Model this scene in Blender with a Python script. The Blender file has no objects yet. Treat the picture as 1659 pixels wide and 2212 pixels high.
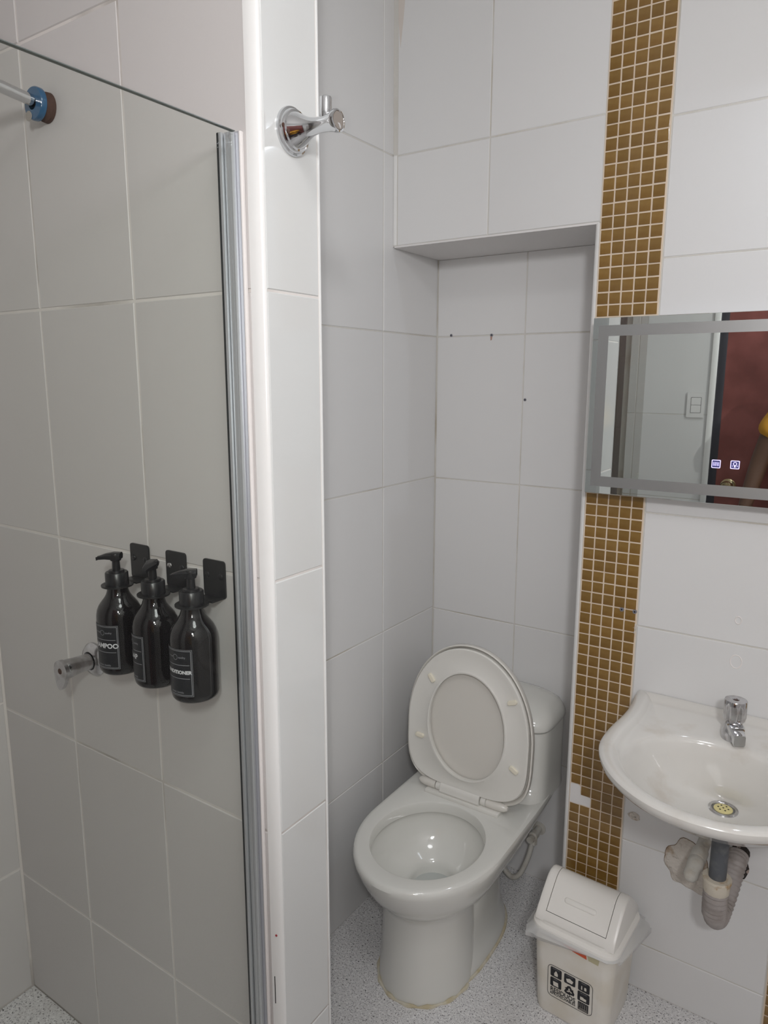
import bpy, bmesh, math, random
from mathutils import Vector, Matrix
random.seed(7)
H = 1.45                      # lens height above the floor; heights below are written relative to the lens
PI = math.pi
sc = bpy.context.scene
COL = sc.collection

# ---------------------------------------------------------------- camera
RC = ((0.82923132, -0.10379157, 0.5491837), (0.55890176, 0.15037148, -0.81548589), (0.00205899, 0.98316617, 0.18270203))
cam = bpy.data.cameras.new('camera')
cam.sensor_fit = 'HORIZONTAL'; cam.sensor_width = 36.0
cam.lens = 36.0 * 1542.0 / 1659.0
cam.clip_start = 0.01
camo = bpy.data.objects.new('camera', cam); COL.objects.link(camo)
m = Matrix(RC).to_4x4(); m.translation = (0, 0, H)
camo.matrix_world = m
sc.camera = camo
# ---------------------------------------------------------------- world, lights, exposure
w = bpy.data.worlds.new('world'); sc.world = w; w.use_nodes = True
w.node_tree.nodes['Background'].inputs[0].default_value = (0.8, 0.85, 0.9, 1)
w.node_tree.nodes['Background'].inputs[1].default_value = 0.3
sc.view_settings.view_transform = 'Standard'
sc.view_settings.look = 'None'
sc.view_settings.exposure = 0.12
sc.view_settings.gamma = 1.0
sc.view_settings.use_curve_mapping = False

def lamp(name, kind, loc, energy, color, size=0.1, target=None, size_y=None):
    l = bpy.data.lights.new(name, kind); l.energy = energy; l.color = color
    if kind == 'AREA':
        l.shape = 'RECTANGLE' if size_y else 'DISK'; l.size = size
        if size_y: l.size_y = size_y
    else:
        l.shadow_soft_size = size
    o = bpy.data.objects.new(name, l); COL.objects.link(o)
    o.location = (loc[0], loc[1], loc[2] + H)
    if target:
        d = Vector(target) - Vector(loc)
        o.rotation_euler = d.to_track_quat('-Z', 'Y').to_euler()
    return o
# phone flash, two centimetres left of the lens
lamp('flash_light', 'POINT', (-0.022 * .829 - .012 * .549, -0.022 * .559 + .012 * .815, 0.004), 6.5, (1.0, 0.975, 0.94), 0.004)
# fill light added at the ceiling, and the wall lamp over the mirror (out of the frame)
lamp('ceiling_fill', 'AREA', (0.06, 0.24, 0.945), 4.0, (0.97, 0.98, 1.0), 0.42, (0.06, 0.24, -1))
lamp('door_wall_light', 'AREA', (0.34, -0.475, 0.50), 15.0, (0.98, 0.985, 1.0), 0.20, (-0.45, 1.3, 0.05))
lamp('mirror_light', 'AREA', (0.05, 1.49, 0.62), 1.4, (0.80, 0.89, 1.0), 0.035, (0.0, 1.2, 0.35), 0.025)

# ---------------------------------------------------------------- materials
MATS = {}
def mat(name, col, rough=0.5, metal=0.0, spec=0.5, coat=0.0, bump=None, var=0.0, mottle=None, emit=None, alpha=None):
    if name in MATS: return MATS[name]
    m = bpy.data.materials.new(name); m.use_nodes = True
    nt = m.node_tree; N = nt.nodes; L = nt.links
    b = N['Principled BSDF']
    b.inputs['Base Color'].default_value = (*col, 1); b.inputs['Roughness'].default_value = rough
    b.inputs['Metallic'].default_value = metal; b.inputs['Specular IOR Level'].default_value = spec
    b.inputs['Coat Weight'].default_value = coat; b.inputs['Coat Roughness'].default_value = 0.08
    tc = N.new('ShaderNodeTexCoord')
    colsock = None
    if mottle:                       # (other colour, scale, lo, hi)
        nz = N.new('ShaderNodeTexNoise'); nz.inputs['Scale'].default_value = mottle[1]; nz.inputs['Detail'].default_value = 6
        L.new(tc.outputs['Object'], nz.inputs['Vector'])
        mr = N.new('ShaderNodeMapRange'); mr.inputs[1].default_value = mottle[2]; mr.inputs[2].default_value = mottle[3]
        L.new(nz.outputs[0], mr.inputs[0])
        mx = N.new('ShaderNodeMix'); mx.data_type = 'RGBA'
        mx.inputs[6].default_value = (*col, 1); mx.inputs[7].default_value = (*mottle[0], 1)
        L.new(mr.outputs[0], mx.inputs[0]); colsock = mx.outputs[2]
    if var:
        oi = N.new('ShaderNodeObjectInfo'); hs = N.new('ShaderNodeHueSaturation')
        mr = N.new('ShaderNodeMapRange'); mr.inputs[3].default_value = 1 - var; mr.inputs[4].default_value = 1 + var
        L.new(oi.outputs['Random'], mr.inputs[0]); L.new(mr.outputs[0], hs.inputs['Value'])
        if colsock: L.new(colsock, hs.inputs['Color'])
        else: hs.inputs['Color'].default_value = (*col, 1)
        colsock = hs.outputs[0]
    if colsock: L.new(colsock, b.inputs['Base Color'])
    if bump:                         # list of (scale, strength, distance)
        prev = None
        for (s, st, d) in bump:
            nz = N.new('ShaderNodeTexNoise'); nz.inputs['Scale'].default_value = s; nz.inputs['Detail'].default_value = 3
            L.new(tc.outputs['Object'], nz.inputs['Vector'])
            bp = N.new('ShaderNodeBump'); bp.inputs['Strength'].default_value = st; bp.inputs['Distance'].default_value = d
            L.new(nz.outputs[0], bp.inputs['Height'])
            if prev: L.new(prev, bp.inputs['Normal'])
            prev = bp.outputs[0]
        L.new(prev, b.inputs['Normal'])
    if emit:
        b.inputs['Emission Color'].default_value = (*emit[0], 1); b.inputs['Emission Strength'].default_value = emit[1]
    if alpha is not None: b.inputs['Alpha'].default_value = alpha
    MATS[name] = m
    return m

TILE = mat('tile_white', (.72, .715, .71), .30, spec=.45, bump=[(700, .08, .0006), (14, .10, .004)], var=.02)
TILEG = mat('tile_gloss', (.655, .66, .65), .06, spec=.5, bump=[(700, .04, .0004), (9, .04, .004)], var=.015)
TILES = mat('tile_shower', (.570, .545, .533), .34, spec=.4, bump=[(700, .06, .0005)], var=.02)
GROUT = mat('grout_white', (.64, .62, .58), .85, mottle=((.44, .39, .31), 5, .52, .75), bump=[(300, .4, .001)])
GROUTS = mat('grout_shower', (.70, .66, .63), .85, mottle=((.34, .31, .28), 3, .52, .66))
GROUTM = mat('grout_mosaic', (.74, .62, .49), .85, bump=[(400, .5, .001)])
PAINT = mat('plaster_white', (.74, .72, .71), .7, bump=[(60, .35, .003)])
CEIL = mat('ceiling_white', (.78, .78, .77), .8)
MOSA = mat('mosaic_glass', (.245, .142, .036), .20, spec=.5, coat=.35, mottle=((.20, .105, .022), 30, .4, .6), var=.10)
PVC = mat('pvc_trim', (.80, .795, .78), .25)
PVCP = mat('pvc_trim_aged', (.80, .76, .74), .3)
PLAST = mat('rough_plaster', (.64, .59, .53), .9, mottle=((.44, .34, .25), 34, .55, .66), bump=[(40, 1., .012), (220, .8, .003)])
CRACK = mat('crack_brown', (.20, .13, .07), .95, bump=[(120, .8, .004)])
HOLE = mat('broken_hole', (.035, .028, .025), .95, mottle=((.42, .33, .29), 60, .54, .58), bump=[(90, 1., .01)])
CHROME = mat('chrome', (.66, .67, .685), .08, metal=1)
CHROMEW = mat('chrome_worn', (.62, .62, .64), .16, metal=1, mottle=((.45, .44, .44), 60, .45, .65))
ALU = mat('aluminium', (.60, .61, .64), .42, metal=.75)
RUBBER = mat('black_gasket', (.012, .014, .015), .6)
CERAM = mat('ceramic', (.70, .695, .655), .08, spec=.55, coat=.3)
SINKM = mat('sink_ceramic', (.67, .65, .615), .08, spec=.55, coat=.3, mottle=((.54, .485, .42), 11, .56, .78))
SEATM = mat('seat_plastic', (.75, .735, .69), .20)
LIDM = mat('seat_lid_plastic', (.70, .675, .625), .24)
BUMPER = mat('bumper_plastic', (.80, .75, .62), .35)
CAULK = mat('aged_caulk', (.52, .45, .30), .8, mottle=((.62, .58, .48), 30, .4, .6))
WATER = mat('still_water', (.50, .52, .50), .02, spec=.5)
BLACKP = mat('black_plastic', (.012, .012, .014), .30)
BLACKG = mat('black_bottle', (.008, .007, .008), .07, spec=.6)
BLACKM = mat('black_metal', (.014, .014, .015), .38)
LABELK = mat('label_black', (.010, .011, .014), .45)
INKW = mat('ink_white', (.62, .62, .64), .5)
INKD = mat('ink_dim', (.30, .30, .32), .5)
INKB = mat('ink_black', (.012, .012, .016), .55)
BLUEP = mat('blue_film', (.012, .085, .19), .22, coat=.6)
RUST = mat('rust', (.07, .035, .025), .9, bump=[(200, .6, .002)])
BINM = mat('bin_plastic', (.72, .67, .58), .34, mottle=((.78, .745, .68), 12, .4, .6))
BINL = mat('bin_lid_plastic', (.86, .835, .79), .30)
ORANGE = mat('orange_sticker', (.62, .10, .035), .5)
PALEST = mat('pale_sticker', (.60, .52, .50), .5)
GREYPIPE = mat('grey_pipe', (.10, .108, .12), .55, mottle=((.16, .165, .17), 40, .5, .7))
CREAMP = mat('cream_nut', (.66, .60, .50), .6, mottle=((.40, .24, .10), 50, .55, .7))
PVCPIPE = mat('pvc_pipe', (.60, .58, .53), .5, mottle=((.48, .43, .36), 30, .5, .7))
HOSE = mat('corrugated_hose', (.36, .325, .31), .55, mottle=((.27, .235, .215), 30, .45, .65))
PLUG = mat('plug_grey', (.20, .20, .23), .6)
BLACK = mat('black_void', (.006, .006, .006), .9)
BRASS = mat('aged_brass', (.50, .41, .24), .22, metal=1)
DOORM = mat('door_mahogany', (.25, .080, .070), .32, mottle=((.19, .058, .050), 8, .4, .6), bump=[(5, .1, .003)])
DOORF = mat('door_edge_dark', (.035, .033, .042), .5)
SWITCH = mat('switch_plastic', (.74, .73, .72), .35)
SKIN = mat('skin_brown', (.125, .066, .044), .5, bump=[(300, .1, .0005)])
SHIRT = mat('yellow_cotton', (.62, .30, .03), .85, bump=[(500, .3, .0008), (12, .3, .01)])
SHORTS = mat('dark_cotton', (.03, .035, .05), .85)
HAIR = mat('black_hair', (.008, .006, .005), .5, bump=[(300, .6, .002)])
SHOE = mat('dark_rubber', (.02, .02, .022), .6)
EYEW = mat('eye_white', (.6, .58, .55), .2)
LIPM = mat('lips', (.16, .06, .05), .45)
PHONE = mat('phone_black', (.01, .01, .012), .15)
LAMPG = mat('lamp_glow', (.9, .9, .9), .5, emit=((.96, .98, 1.0), 9.0))
LAMPB = mat('lamp_glow_cool', (.9, .9, .9), .5, emit=((.82, .90, 1.0), 9.0))
GLYPH = mat('lit_glyph', (.5, .45, .7), .5, emit=((.66, .60, 1.0), .95))
GLYPHB = mat('touch_pad', (.01, .01, .05), .4, emit=((.06, .06, .22), .5))
FROST = mat('frosted_band', (.36, .365, .365), .40, metal=.8)
MIRR = mat('mirror_silver', (.70, .745, .735), .012, metal=1)

def special():
    # bag film
    m = bpy.data.materials.new('bag_film'); m.use_nodes = True; nt = m.node_tree; N = nt.nodes; L = nt.links
    b = N['Principled BSDF']; b.inputs['Base Color'].default_value = (.80, .80, .79, 1); b.inputs['Roughness'].default_value = .28
    tr = N.new('ShaderNodeBsdfTransparent'); mx = N.new('ShaderNodeMixShader'); mx.inputs[0].default_value = .55
    L.new(tr.outputs[0], mx.inputs[1]); L.new(b.outputs[0], mx.inputs[2]); L.new(mx.outputs[0], N['Material Output'].inputs[0])
    MATS['bag'] = m
    # shower glass: clear tinted pane with fresnel gloss
    m = bpy.data.materials.new('shower_glass'); m.use_nodes = True; nt = m.node_tree; N = nt.nodes; L = nt.links
    out = N['Material Output']; N.remove(N['Principled BSDF'])
    tr = N.new('ShaderNodeBsdfTransparent'); tr.inputs[0].default_value = (.945, .958, .943, 1)
    gl = N.new('ShaderNodeBsdfGlossy'); gl.inputs['Roughness'].default_value = .01
    fr0 = N.new('ShaderNodeFresnel'); fr0.inputs[0].default_value = 1.32
    ge = N.new('ShaderNodeNewGeometry'); fr = N.new('ShaderNodeMix'); fr.data_type = 'FLOAT'      # only the outer faces reflect
    L.new(ge.outputs['Backfacing'], fr.inputs[0]); L.new(fr0.outputs[0], fr.inputs[2]); fr.inputs[3].default_value = 0
    m2 = N.new('ShaderNodeMixShader'); L.new(fr.outputs[0], m2.inputs[0]); L.new(tr.outputs[0], m2.inputs[1]); L.new(gl.outputs[0], m2.inputs[2])
    L.new(m2.outputs[0], out.inputs[0]); MATS['glass'] = m
    # speckled floor
    m = bpy.data.materials.new('speckled_floor'); m.use_nodes = True; nt = m.node_tree; N = nt.nodes; L = nt.links
    b = N['Principled BSDF']; b.inputs['Roughness'].default_value = .45
    tc = N.new('ShaderNodeTexCoord')
    def speck(scale, lo, hi, det=2):
        n = N.new('ShaderNodeTexNoise'); n.inputs['Scale'].default_value = scale; n.inputs['Detail'].default_value = det
        L.new(tc.outputs['Object'], n.inputs['Vector'])
        r = N.new('ShaderNodeMapRange'); r.inputs[1].default_value = lo; r.inputs[2].default_value = hi
        L.new(n.outputs[0], r.inputs[0]); return r.outputs[0]
    def mixc(a, bcol, fac):
        x = N.new('ShaderNodeMix'); x.data_type = 'RGBA'; L.new(fac, x.inputs[0])
        if isinstance(a, tuple): x.inputs[6].default_value = (*a, 1)
        else: L.new(a, x.inputs[6])
        x.inputs[7].default_value = (*bcol, 1); return x.outputs[2]
    c = mixc((.70, .69, .69), (.82, .81, .81), speck(160, .52, .60))
    c = mixc(c, (.30, .29, .30), speck(300, .59, .64))
    c = mixc(c, (.05, .048, .05), speck(230, .63, .665))
    c = mixc(c, (.46, .43, .40), speck(3, .55, .8, 5))
    L.new(c, b.inputs['Base Color'])
    MATS['floor'] = m
special()

# ---------------------------------------------------------------- helpers
ORG = {}
def wo(o):
    return ORG.get(o.name, Vector((0, 0, 0))) if o else Vector((0, 0, 0))
def thing(name, label, cat, loc, group=None):
    o = bpy.data.objects.new(name, None); COL.objects.link(o)
    o.empty_display_size = .05
    o.location = (loc[0], loc[1], loc[2] + H); ORG[o.name] = Vector(o.location)
    o['label'] = label; o['category'] = cat
    if group: o['group'] = group
    return o
def finish(bm, name, smooth=38):
    bmesh.ops.recalc_face_normals(bm, faces=bm.faces)
    me = bpy.data.meshes.new(name); bm.to_mesh(me); bm.free()
    if smooth:
        for p in me.polygons: p.use_smooth = True
        me.set_sharp_from_angle(angle=math.radians(smooth))
    return me
def obj(name, bm, mt, parent=None, label=None, smooth=38, recalc=True):
    """bm is in lens-height coordinates"""
    o0 = wo(parent)
    for v in bm.verts: v.co = v.co + Vector((0, 0, H)) - o0
    me = finish(bm, name, smooth)
    me.materials.append(mt)
    o = bpy.data.objects.new(name, me); COL.objects.link(o)
    if parent: o.parent = parent
    ORG[o.name] = o0
    if label: o['label'] = label
    return o
def struct(name, bm, mt, parent=None, smooth=0):
    o = obj(name, bm, mt, parent, smooth=smooth)
    if not parent: o['kind'] = 'structure'
    return o
def B(): return bmesh.new()
def box(bm, x0, x1, y0, y1, z0, z1, bev=0, seg=2):
    r = bmesh.ops.create_cube(bm, size=1.0)
    for v in r['verts']:
        v.co = Vector(((x0 + x1) / 2 + v.co.x * (x1 - x0), (y0 + y1) / 2 + v.co.y * (y1 - y0), (z0 + z1) / 2 + v.co.z * (z1 - z0)))
    if bev:
        es = list({e for v in r['verts'] for e in v.link_edges})
        bmesh.ops.bevel(bm, geom=es, offset=bev, segments=seg, affect='EDGES', profile=.5)
    return bm
def loft(bm, rings, cap0=True, cap1=True, closed=True):
    vs = [[bm.verts.new(p) for p in r] for r in rings]
    n = len(vs[0])
    for a, b in zip(vs, vs[1:]):
        for i in range(n if closed else n - 1):
            j = (i + 1) % n
            bm.faces.new((a[i], a[j], b[j], b[i]))
    if cap0: bm.faces.new(vs[0][::-1])
    if cap1: bm.faces.new(vs[-1])
    return bm
def frame(d):
    d = Vector(d).normalized()
    u = d.cross(Vector((0, 0, 1)))
    if u.length < .05: u = d.cross(Vector((1, 0, 0)))
    u.normalize(); v = d.cross(u).normalized()
    return d, u, v
def lathe(bm, org, axis, prof, n=32, cap0=True, cap1=True):
    """prof: (distance along axis, radius)"""
    d, u, v = frame(axis); org = Vector(org)
    rings = [[org + d * t + (u * math.cos(2 * PI * i / n) + v * math.sin(2 * PI * i / n)) * max(r, 1e-5) for i in range(n)] for t, r in prof]
    return loft(bm, rings, cap0, cap1)
def tube(bm, pts, rad, n=12, caps=True):
    pts = [Vector(p) for p in pts]
    R = rad if hasattr(rad, '__len__') else [rad] * len(pts)
    rings = []; u = None
    for i, p in enumerate(pts):
        t = (pts[min(i + 1, len(pts) - 1)] - pts[max(i - 1, 0)]).normalized()
        if u is None: _, u, v = frame(t)
        else:
            u = (u - t * u.dot(t)).normalized(); v = t.cross(u).normalized()
        rings.append([p + (u * math.cos(2 * PI * k / n) + v * math.sin(2 * PI * k / n)) * R[i] for k in range(n)])
    return loft(bm, rings, caps, caps)
def spline(pts, k=8):
    P = [Vector(p) for p in pts]; out = []
    for i in range(len(P) - 1):
        a = P[max(i - 1, 0)]; b = P[i]; c = P[i + 1]; d = P[min(i + 2, len(P) - 1)]
        for j in range(k):
            t = j / k
            out.append(.5 * ((2 * b) + (c - a) * t + (2 * a - 5 * b + 4 * c - d) * t * t + (3 * b - a - 3 * c + d) * t ** 3))
    out.append(P[-1]); return out
def sgnpow(x, p): return math.copysign(abs(x) ** p, x)
def outline(xc, a, yf, yc, yb, z, nf=2.0, nb=2.0, n=72):
    r = []
    for i in range(n):
        t = 2 * PI * i / n; s = math.sin(t); c = math.cos(t)
        e = nb if s > 0 else nf
        r.append(Vector((xc + a * sgnpow(c, 2 / e), yc + ((yb - yc) if s > 0 else (yc - yf)) * sgnpow(s, 2 / e), z)))
    return r
def rrect(w, d, r, n=6):
    """rounded rectangle outline (2-D), counter-clockwise"""
    out = []
    for cx, cy, a0 in ((w / 2 - r, d / 2 - r, 0), (-w / 2 + r, d / 2 - r, 90), (-w / 2 + r, -d / 2 + r, 180), (w / 2 - r, -d / 2 + r, 270)):
        for k in range(n + 1):
            a = math.radians(a0 + 90 * k / n); out.append((cx + r * math.cos(a), cy + r * math.sin(a)))
    return out
def ball(bm, c, r, seg=16, ring=10, sc3=(1, 1, 1)):
    res = bmesh.ops.create_uvsphere(bm, u_segments=seg, v_segments=ring, radius=1)
    for v in res['verts']: v.co = Vector(c) + Vector((v.co.x * r * sc3[0], v.co.y * r * sc3[1], v.co.z * r * sc3[2]))
    return bm
def poly_plate(bm, pts2, to3, h0, h1):
    """extruded plate from a 2-D outline; to3(u, v, h)"""
    lo = [bm.verts.new(to3(u, v, h0)) for u, v in pts2]; hi = [bm.verts.new(to3(u, v, h1)) for u, v in pts2]
    n = len(lo)
    for i in range(n): bm.faces.new((lo[i], lo[(i + 1) % n], hi[(i + 1) % n], hi[i]))
    bm.faces.new(hi); bm.faces.new(lo[::-1]); return bm
def text_bm(s, size, to3, align='CENTER', bold=0.0, depth=0.0003, sx=1.0):
    """flat lettering as a mesh, letters mapped through to3(u, v, h)"""
    c = bpy.data.curves.new('lettering', 'FONT'); c.body = s; c.size = size; c.align_x = align; c.offset = bold
    c.resolution_u = 3
    o = bpy.data.objects.new('lettering_tmp', c); COL.objects.link(o)
    dg = bpy.context.evaluated_depsgraph_get()
    me = bpy.data.meshes.new_from_object(o.evaluated_get(dg))
    bm = bmesh.new(); bm.from_mesh(me)
    bpy.data.objects.remove(o); bpy.data.curves.remove(c); bpy.data.meshes.remove(me)
    bmesh.ops.triangulate(bm, faces=bm.faces)
    for v in bm.verts: v.co = Vector(to3(v.co.x * sx, v.co.y, depth))
    return bm
def merge(a, b):
    me = bpy.data.meshes.new('tmp'); b.to_mesh(me); b.free(); a.from_mesh(me); bpy.data.meshes.remove(me); return a

# ---- tiles: each a bevelled slab of its own, sharing mesh data when the size agrees
TM = {}
def tile_mesh(w, h, ax, sgn, t, mt, bev):
    key = (round(w, 3), round(h, 3), ax, sgn, mt.name, round(t, 4))
    if key in TM: return TM[key]
    def p(u, v, d):
        return Vector((u, sgn * d, v)) if ax == 'y' else (Vector((sgn * d, u, v)) if ax == 'x' else Vector((u, v, sgn * d)))
    def ring(i, d):
        a, b = w / 2 - i, h / 2 - i
        return [p(-a, -b, d), p(a, -b, d), p(a, b, d), p(-a, b, d)]
    bm = B(); loft(bm, [ring(0, -t), ring(0, -bev), ring(bev, 0)], False, True)
    bmesh.ops.recalc_face_normals(bm, faces=bm.faces)
    if bm.faces:
        f = max(bm.faces, key=lambda q: q.calc_area()); nrm = f.normal
        want = p(0, 0, 1)
        if nrm.dot(want) < 0: bmesh.ops.reverse_faces(bm, faces=bm.faces)
    me = bpy.data.meshes.new('tile'); bm.to_mesh(me); bm.free(); me.materials.append(mt)
    TM[key] = me; return me
def tile(parent, ax, sgn, plane, u0, u1, v0, v1, mt=TILE, name='tile', gap=.0030, t=.0045, bev=.0012, jit=.0004):
    w = u1 - u0 - gap; h = v1 - v0 - gap
    if w < .004 or h < .004: return
    o = bpy.data.objects.new(name, tile_mesh(w, h, ax, sgn, t, mt, bev)); COL.objects.link(o)
    u = (u0 + u1) / 2; v = (v0 + v1) / 2; pl = plane + random.uniform(-jit, jit)
    loc = (u, pl, v + H) if ax == 'y' else ((pl, u, v + H) if ax == 'x' else (u, v, pl + H))
    o.parent = parent; o.location = loc
    return o
def grid(parent, ax, sgn, plane, us, vs, mt=TILE, **k):
    for a, b in zip(us, us[1:]):
        for c, d in zip(vs, vs[1:]): tile(parent, ax, sgn, plane, a, b, c, d, mt, **k)

# ================================================================= SETTING
FZ = -1.45; CZ = .96
XL, XP, YM, YB = -1.04, -.678, 1.5817, 1.812        # toilet side wall, pillar face, mosaic wall, niche back wall
YS, YP = .72, .842                                   # partition: shower face and toilet face
XS, YF, XR = -1.445, -.55, .62
G = .0013
struct('floor', box(B(), XS - .1, XR + .1, -1.3, 2.0, FZ - .1, FZ), MATS['floor'])
struct('ceiling', box(B(), XS - .1, XR + .1, -1.3, 2.0, CZ, CZ + .1), CEIL)
VL = [FZ, -1.066, -.679, -.280, .119, .543, CZ]
# toilet side wall
wl = struct('wall_left', box(B(), XL - .25, XL - G, YP + .01, 2.0, FZ, CZ), GROUT)
grid(wl, 'x', 1, XL, [YP + .012, 1.03, 1.285, 1.540, YB - .001], VL)
# niche back wall
wb = struct('wall_back', box(B(), XL - G, -.39, YB + G, YB + .15, FZ, CZ), GROUT)
grid(wb, 'y', -1, YB, [XL + .001, -.774, -.516, -.40], [FZ, -1.07, -.683, -.284, .118, .327])
# partition between shower and toilet; its end is the pillar
wp = B(); box(wp, XS - .02, XP - .0192, YS + G, YP - G, FZ, CZ); box(wp, XP - .0192, XP - G, YS + .0080, YP - G, FZ, CZ)
wp = struct('wall_partition', wp, GROUTS)
XSL = [XS, -1.196, -.943, -.6965]
VS = [-1.36, -1.073, -.683, -.283, .116, .529, .945, CZ]
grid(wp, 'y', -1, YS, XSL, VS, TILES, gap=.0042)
VP_ = [FZ, -1.078, -.684, -.285, .116, .52, .92, CZ]
grid(wp, 'x', 1, XP, [.7278, YP - .0035], VP_, TILEG, gap=.003, bev=.0015)
grid(wp, 'y', 1, YP, [XL + .002, -.86, -.682], VL, TILE)
# mosaic wall and the bulkhead over the niche
wr = B(); box(wr, -.5145, XR + .1, YM + G, YM + .15, FZ, CZ); box(wr, XL, -.5145, YM + G, YB + .1, .329, CZ)
box(wr, -.5145, -.49, YM + .1, YB + .1, FZ, .329)
wr = struct('wall_right', wr, GROUT)
grid(wr, 'y', -1, YM, [XL + .012, -.7775, -.514], [.329, .540, .945, CZ])
VR = [FZ, -1.328, -1.071, -.805, -.541, -.283, -.02, .2445, .512, .776, CZ]
grid(wr, 'y', -1, YM, [-.3825, -.0585], VR)
grid(wr, 'y', -1, YM, [.076, .40, XR], VR)
obj('soffit_panel', box(B(), XL + .004, -.516, YM + .001, YB, .3255, .3295), PAINT, wr)
obj('niche_reveal', box(B(), -.5175, -.5145, YM + .016, YB, FZ, .3255), PAINT, wr)
# shower walls, front wall, right wall
ws = struct('wall_shower', box(B(), XS - .1, XS - G, -1.2, YS + .05, FZ, CZ), GROUTS)
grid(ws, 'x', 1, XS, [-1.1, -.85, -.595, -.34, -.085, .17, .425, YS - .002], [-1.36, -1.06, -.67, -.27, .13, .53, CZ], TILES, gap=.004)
wf = B(); box(wf, -.99, XR + .1, YF - .12, YF - G, FZ, CZ); box(wf, XS - .1, -.99, -1.3, -1.1, FZ, CZ); box(wf, -1.02, -.99, -1.1, YF - .02, FZ, CZ)
wf = struct('wall_front', wf, GROUT)
grid(wf, 'y', 1, YF, [-.99, -.95, -.62], [FZ, -1.36, -.96, -.56, -.16, .24, .64, CZ], TILE)
grid(wf, 'y', 1, YF, [.252, XR], [FZ, -1.36, -.96, -.56, -.16, .24, .64, CZ], TILE)
grid(wf, 'y', 1, YF, [-.62, -.22, .18, .252], [.682, CZ], TILE)
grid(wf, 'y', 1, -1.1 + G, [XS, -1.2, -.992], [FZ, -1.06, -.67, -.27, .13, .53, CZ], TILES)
wx = struct('wall_side', box(B(), XR, XR + .1, YF - .1, YM + .1, FZ, CZ), PAINT)
# shower floor and kerb
struct('trim_1', box(B(), XS, -.735, -1.1, YS, FZ, -1.362), MATS['floor'])
struct('trim_2', box(B(), -.735, XP, -1.1, YS, FZ, -1.34, .004), PVCP)
# edge trims: rounded pvc on the pillar corner, thin line on its far corner, profile beside the mosaic
def quarter(xc, yc, r, z0, z1, a0, a1, inner):
    bm = B(); n = 10
    pts = [(xc + r * math.cos(math.radians(a0 + (a1 - a0) * i / n)), yc + r * math.sin(math.radians(a0 + (a1 - a0) * i / n))) for i in range(n + 1)] + inner
    loft(bm, [[Vector((x, y, z)) for x, y in pts] for z in (z0, z1)]); return bm
t3 = B(); pts = [(XP - .0180 + .0188 * math.cos(math.radians(-95 + 10 * i)), YS + .0068 + .0083 * math.sin(math.radians(-95 + 10 * i))) for i in range(11)] + [(XP - .018, YS + .011)]
loft(t3, [[Vector((x, y, z)) for x, y in pts] for z in (FZ, CZ)])
struct('trim_3', t3, PVC, smooth=40)
t3o = bpy.data.objects['trim_3']
obj('red_mark', lathe(B(), (-.686, YS - .0012, -.858), (0.3, -1, 0), [(0, .0020), (.0006, .0018)], 10), mat('red_ink', (.35, .04, .05), .6), t3o)
obj('dark_crack', box(B(), -.6925, -.6910, YS - .0016, YS, -.985, -.935), BLACK, t3o)
struct('trim_4', box(B(), XP - .012, XP + .0008, YP - .004, YP, FZ, CZ, .001), PVC)
struct('trim_5', quarter(-.5145, YM + .009, .011, FZ, .327, 180, 270, [(-.5125, YM + .009)]), PVC, smooth=40)
struct('trim_6', box(B(), XL, XL + .011, YM - .001, YM + .012, .33, .543, .003), PVC)
# ---- mosaic bands
MP = .0256
def mosaic(name, x0, ncol, rows_part, rows_stuff, missing=()):
    o = struct(name, box(B(), x0 - .0012, x0 + ncol * MP + .0012, YM - .0004, YM + .02, FZ, CZ), GROUTM)
    def one(x, z, w, h, nm):
        t = tile(o, 'y', -1, YM - .0022, x, x + w, z, z + h, MOSA, name=nm, gap=.0033, t=.003, bev=.0005, jit=.0003)
        if t: t.rotation_euler = (random.uniform(-.012, .012), random.uniform(-.012, .012), random.uniform(-.012, .012))
    for r, (z, h) in enumerate(rows_part):
        for c in range(ncol):
            if (r, c) in missing: continue
            one(x0 + c * MP + random.uniform(-.0003, .0003), z + random.uniform(-.0003, .0003), MP, h, 'mosaic_tile')
    bm = B()
    for z, h in rows_stuff:
        for c in range(ncol):
            x = x0 + c * MP
            box(bm, x + .0013, x + MP - .0013, YM - .0022, YM + .001, z + .0013, z + h - .0013)
    s = obj('mosaic_field', bm, MOSA, o, smooth=0); s['kind'] = 'stuff'
    return o
up = [(.7222 - .02564 * (i + 1), .02564) for i in range(-2, 23)]           # above the mirror, top to bottom
lo = [(-.5322 + .02565 * k, .02565) for k in range(10, -26, -1)]           # below the mirror, top to bottom
used_hi = up[0][0] + .02564
stf = []
z = used_hi
while z < CZ - .01: stf.append((z, min(.02564, CZ - z))); z += .02564
z = lo[0][0] + .02565
while z < up[-1][0] - .004: stf.append((z, min(.02564, up[-1][0] - z))); z += .02564
z = lo[-1][0]
while z > FZ + .005: h = min(.02565, z - FZ); stf.append((z - h, h)); z -= .02565
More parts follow.
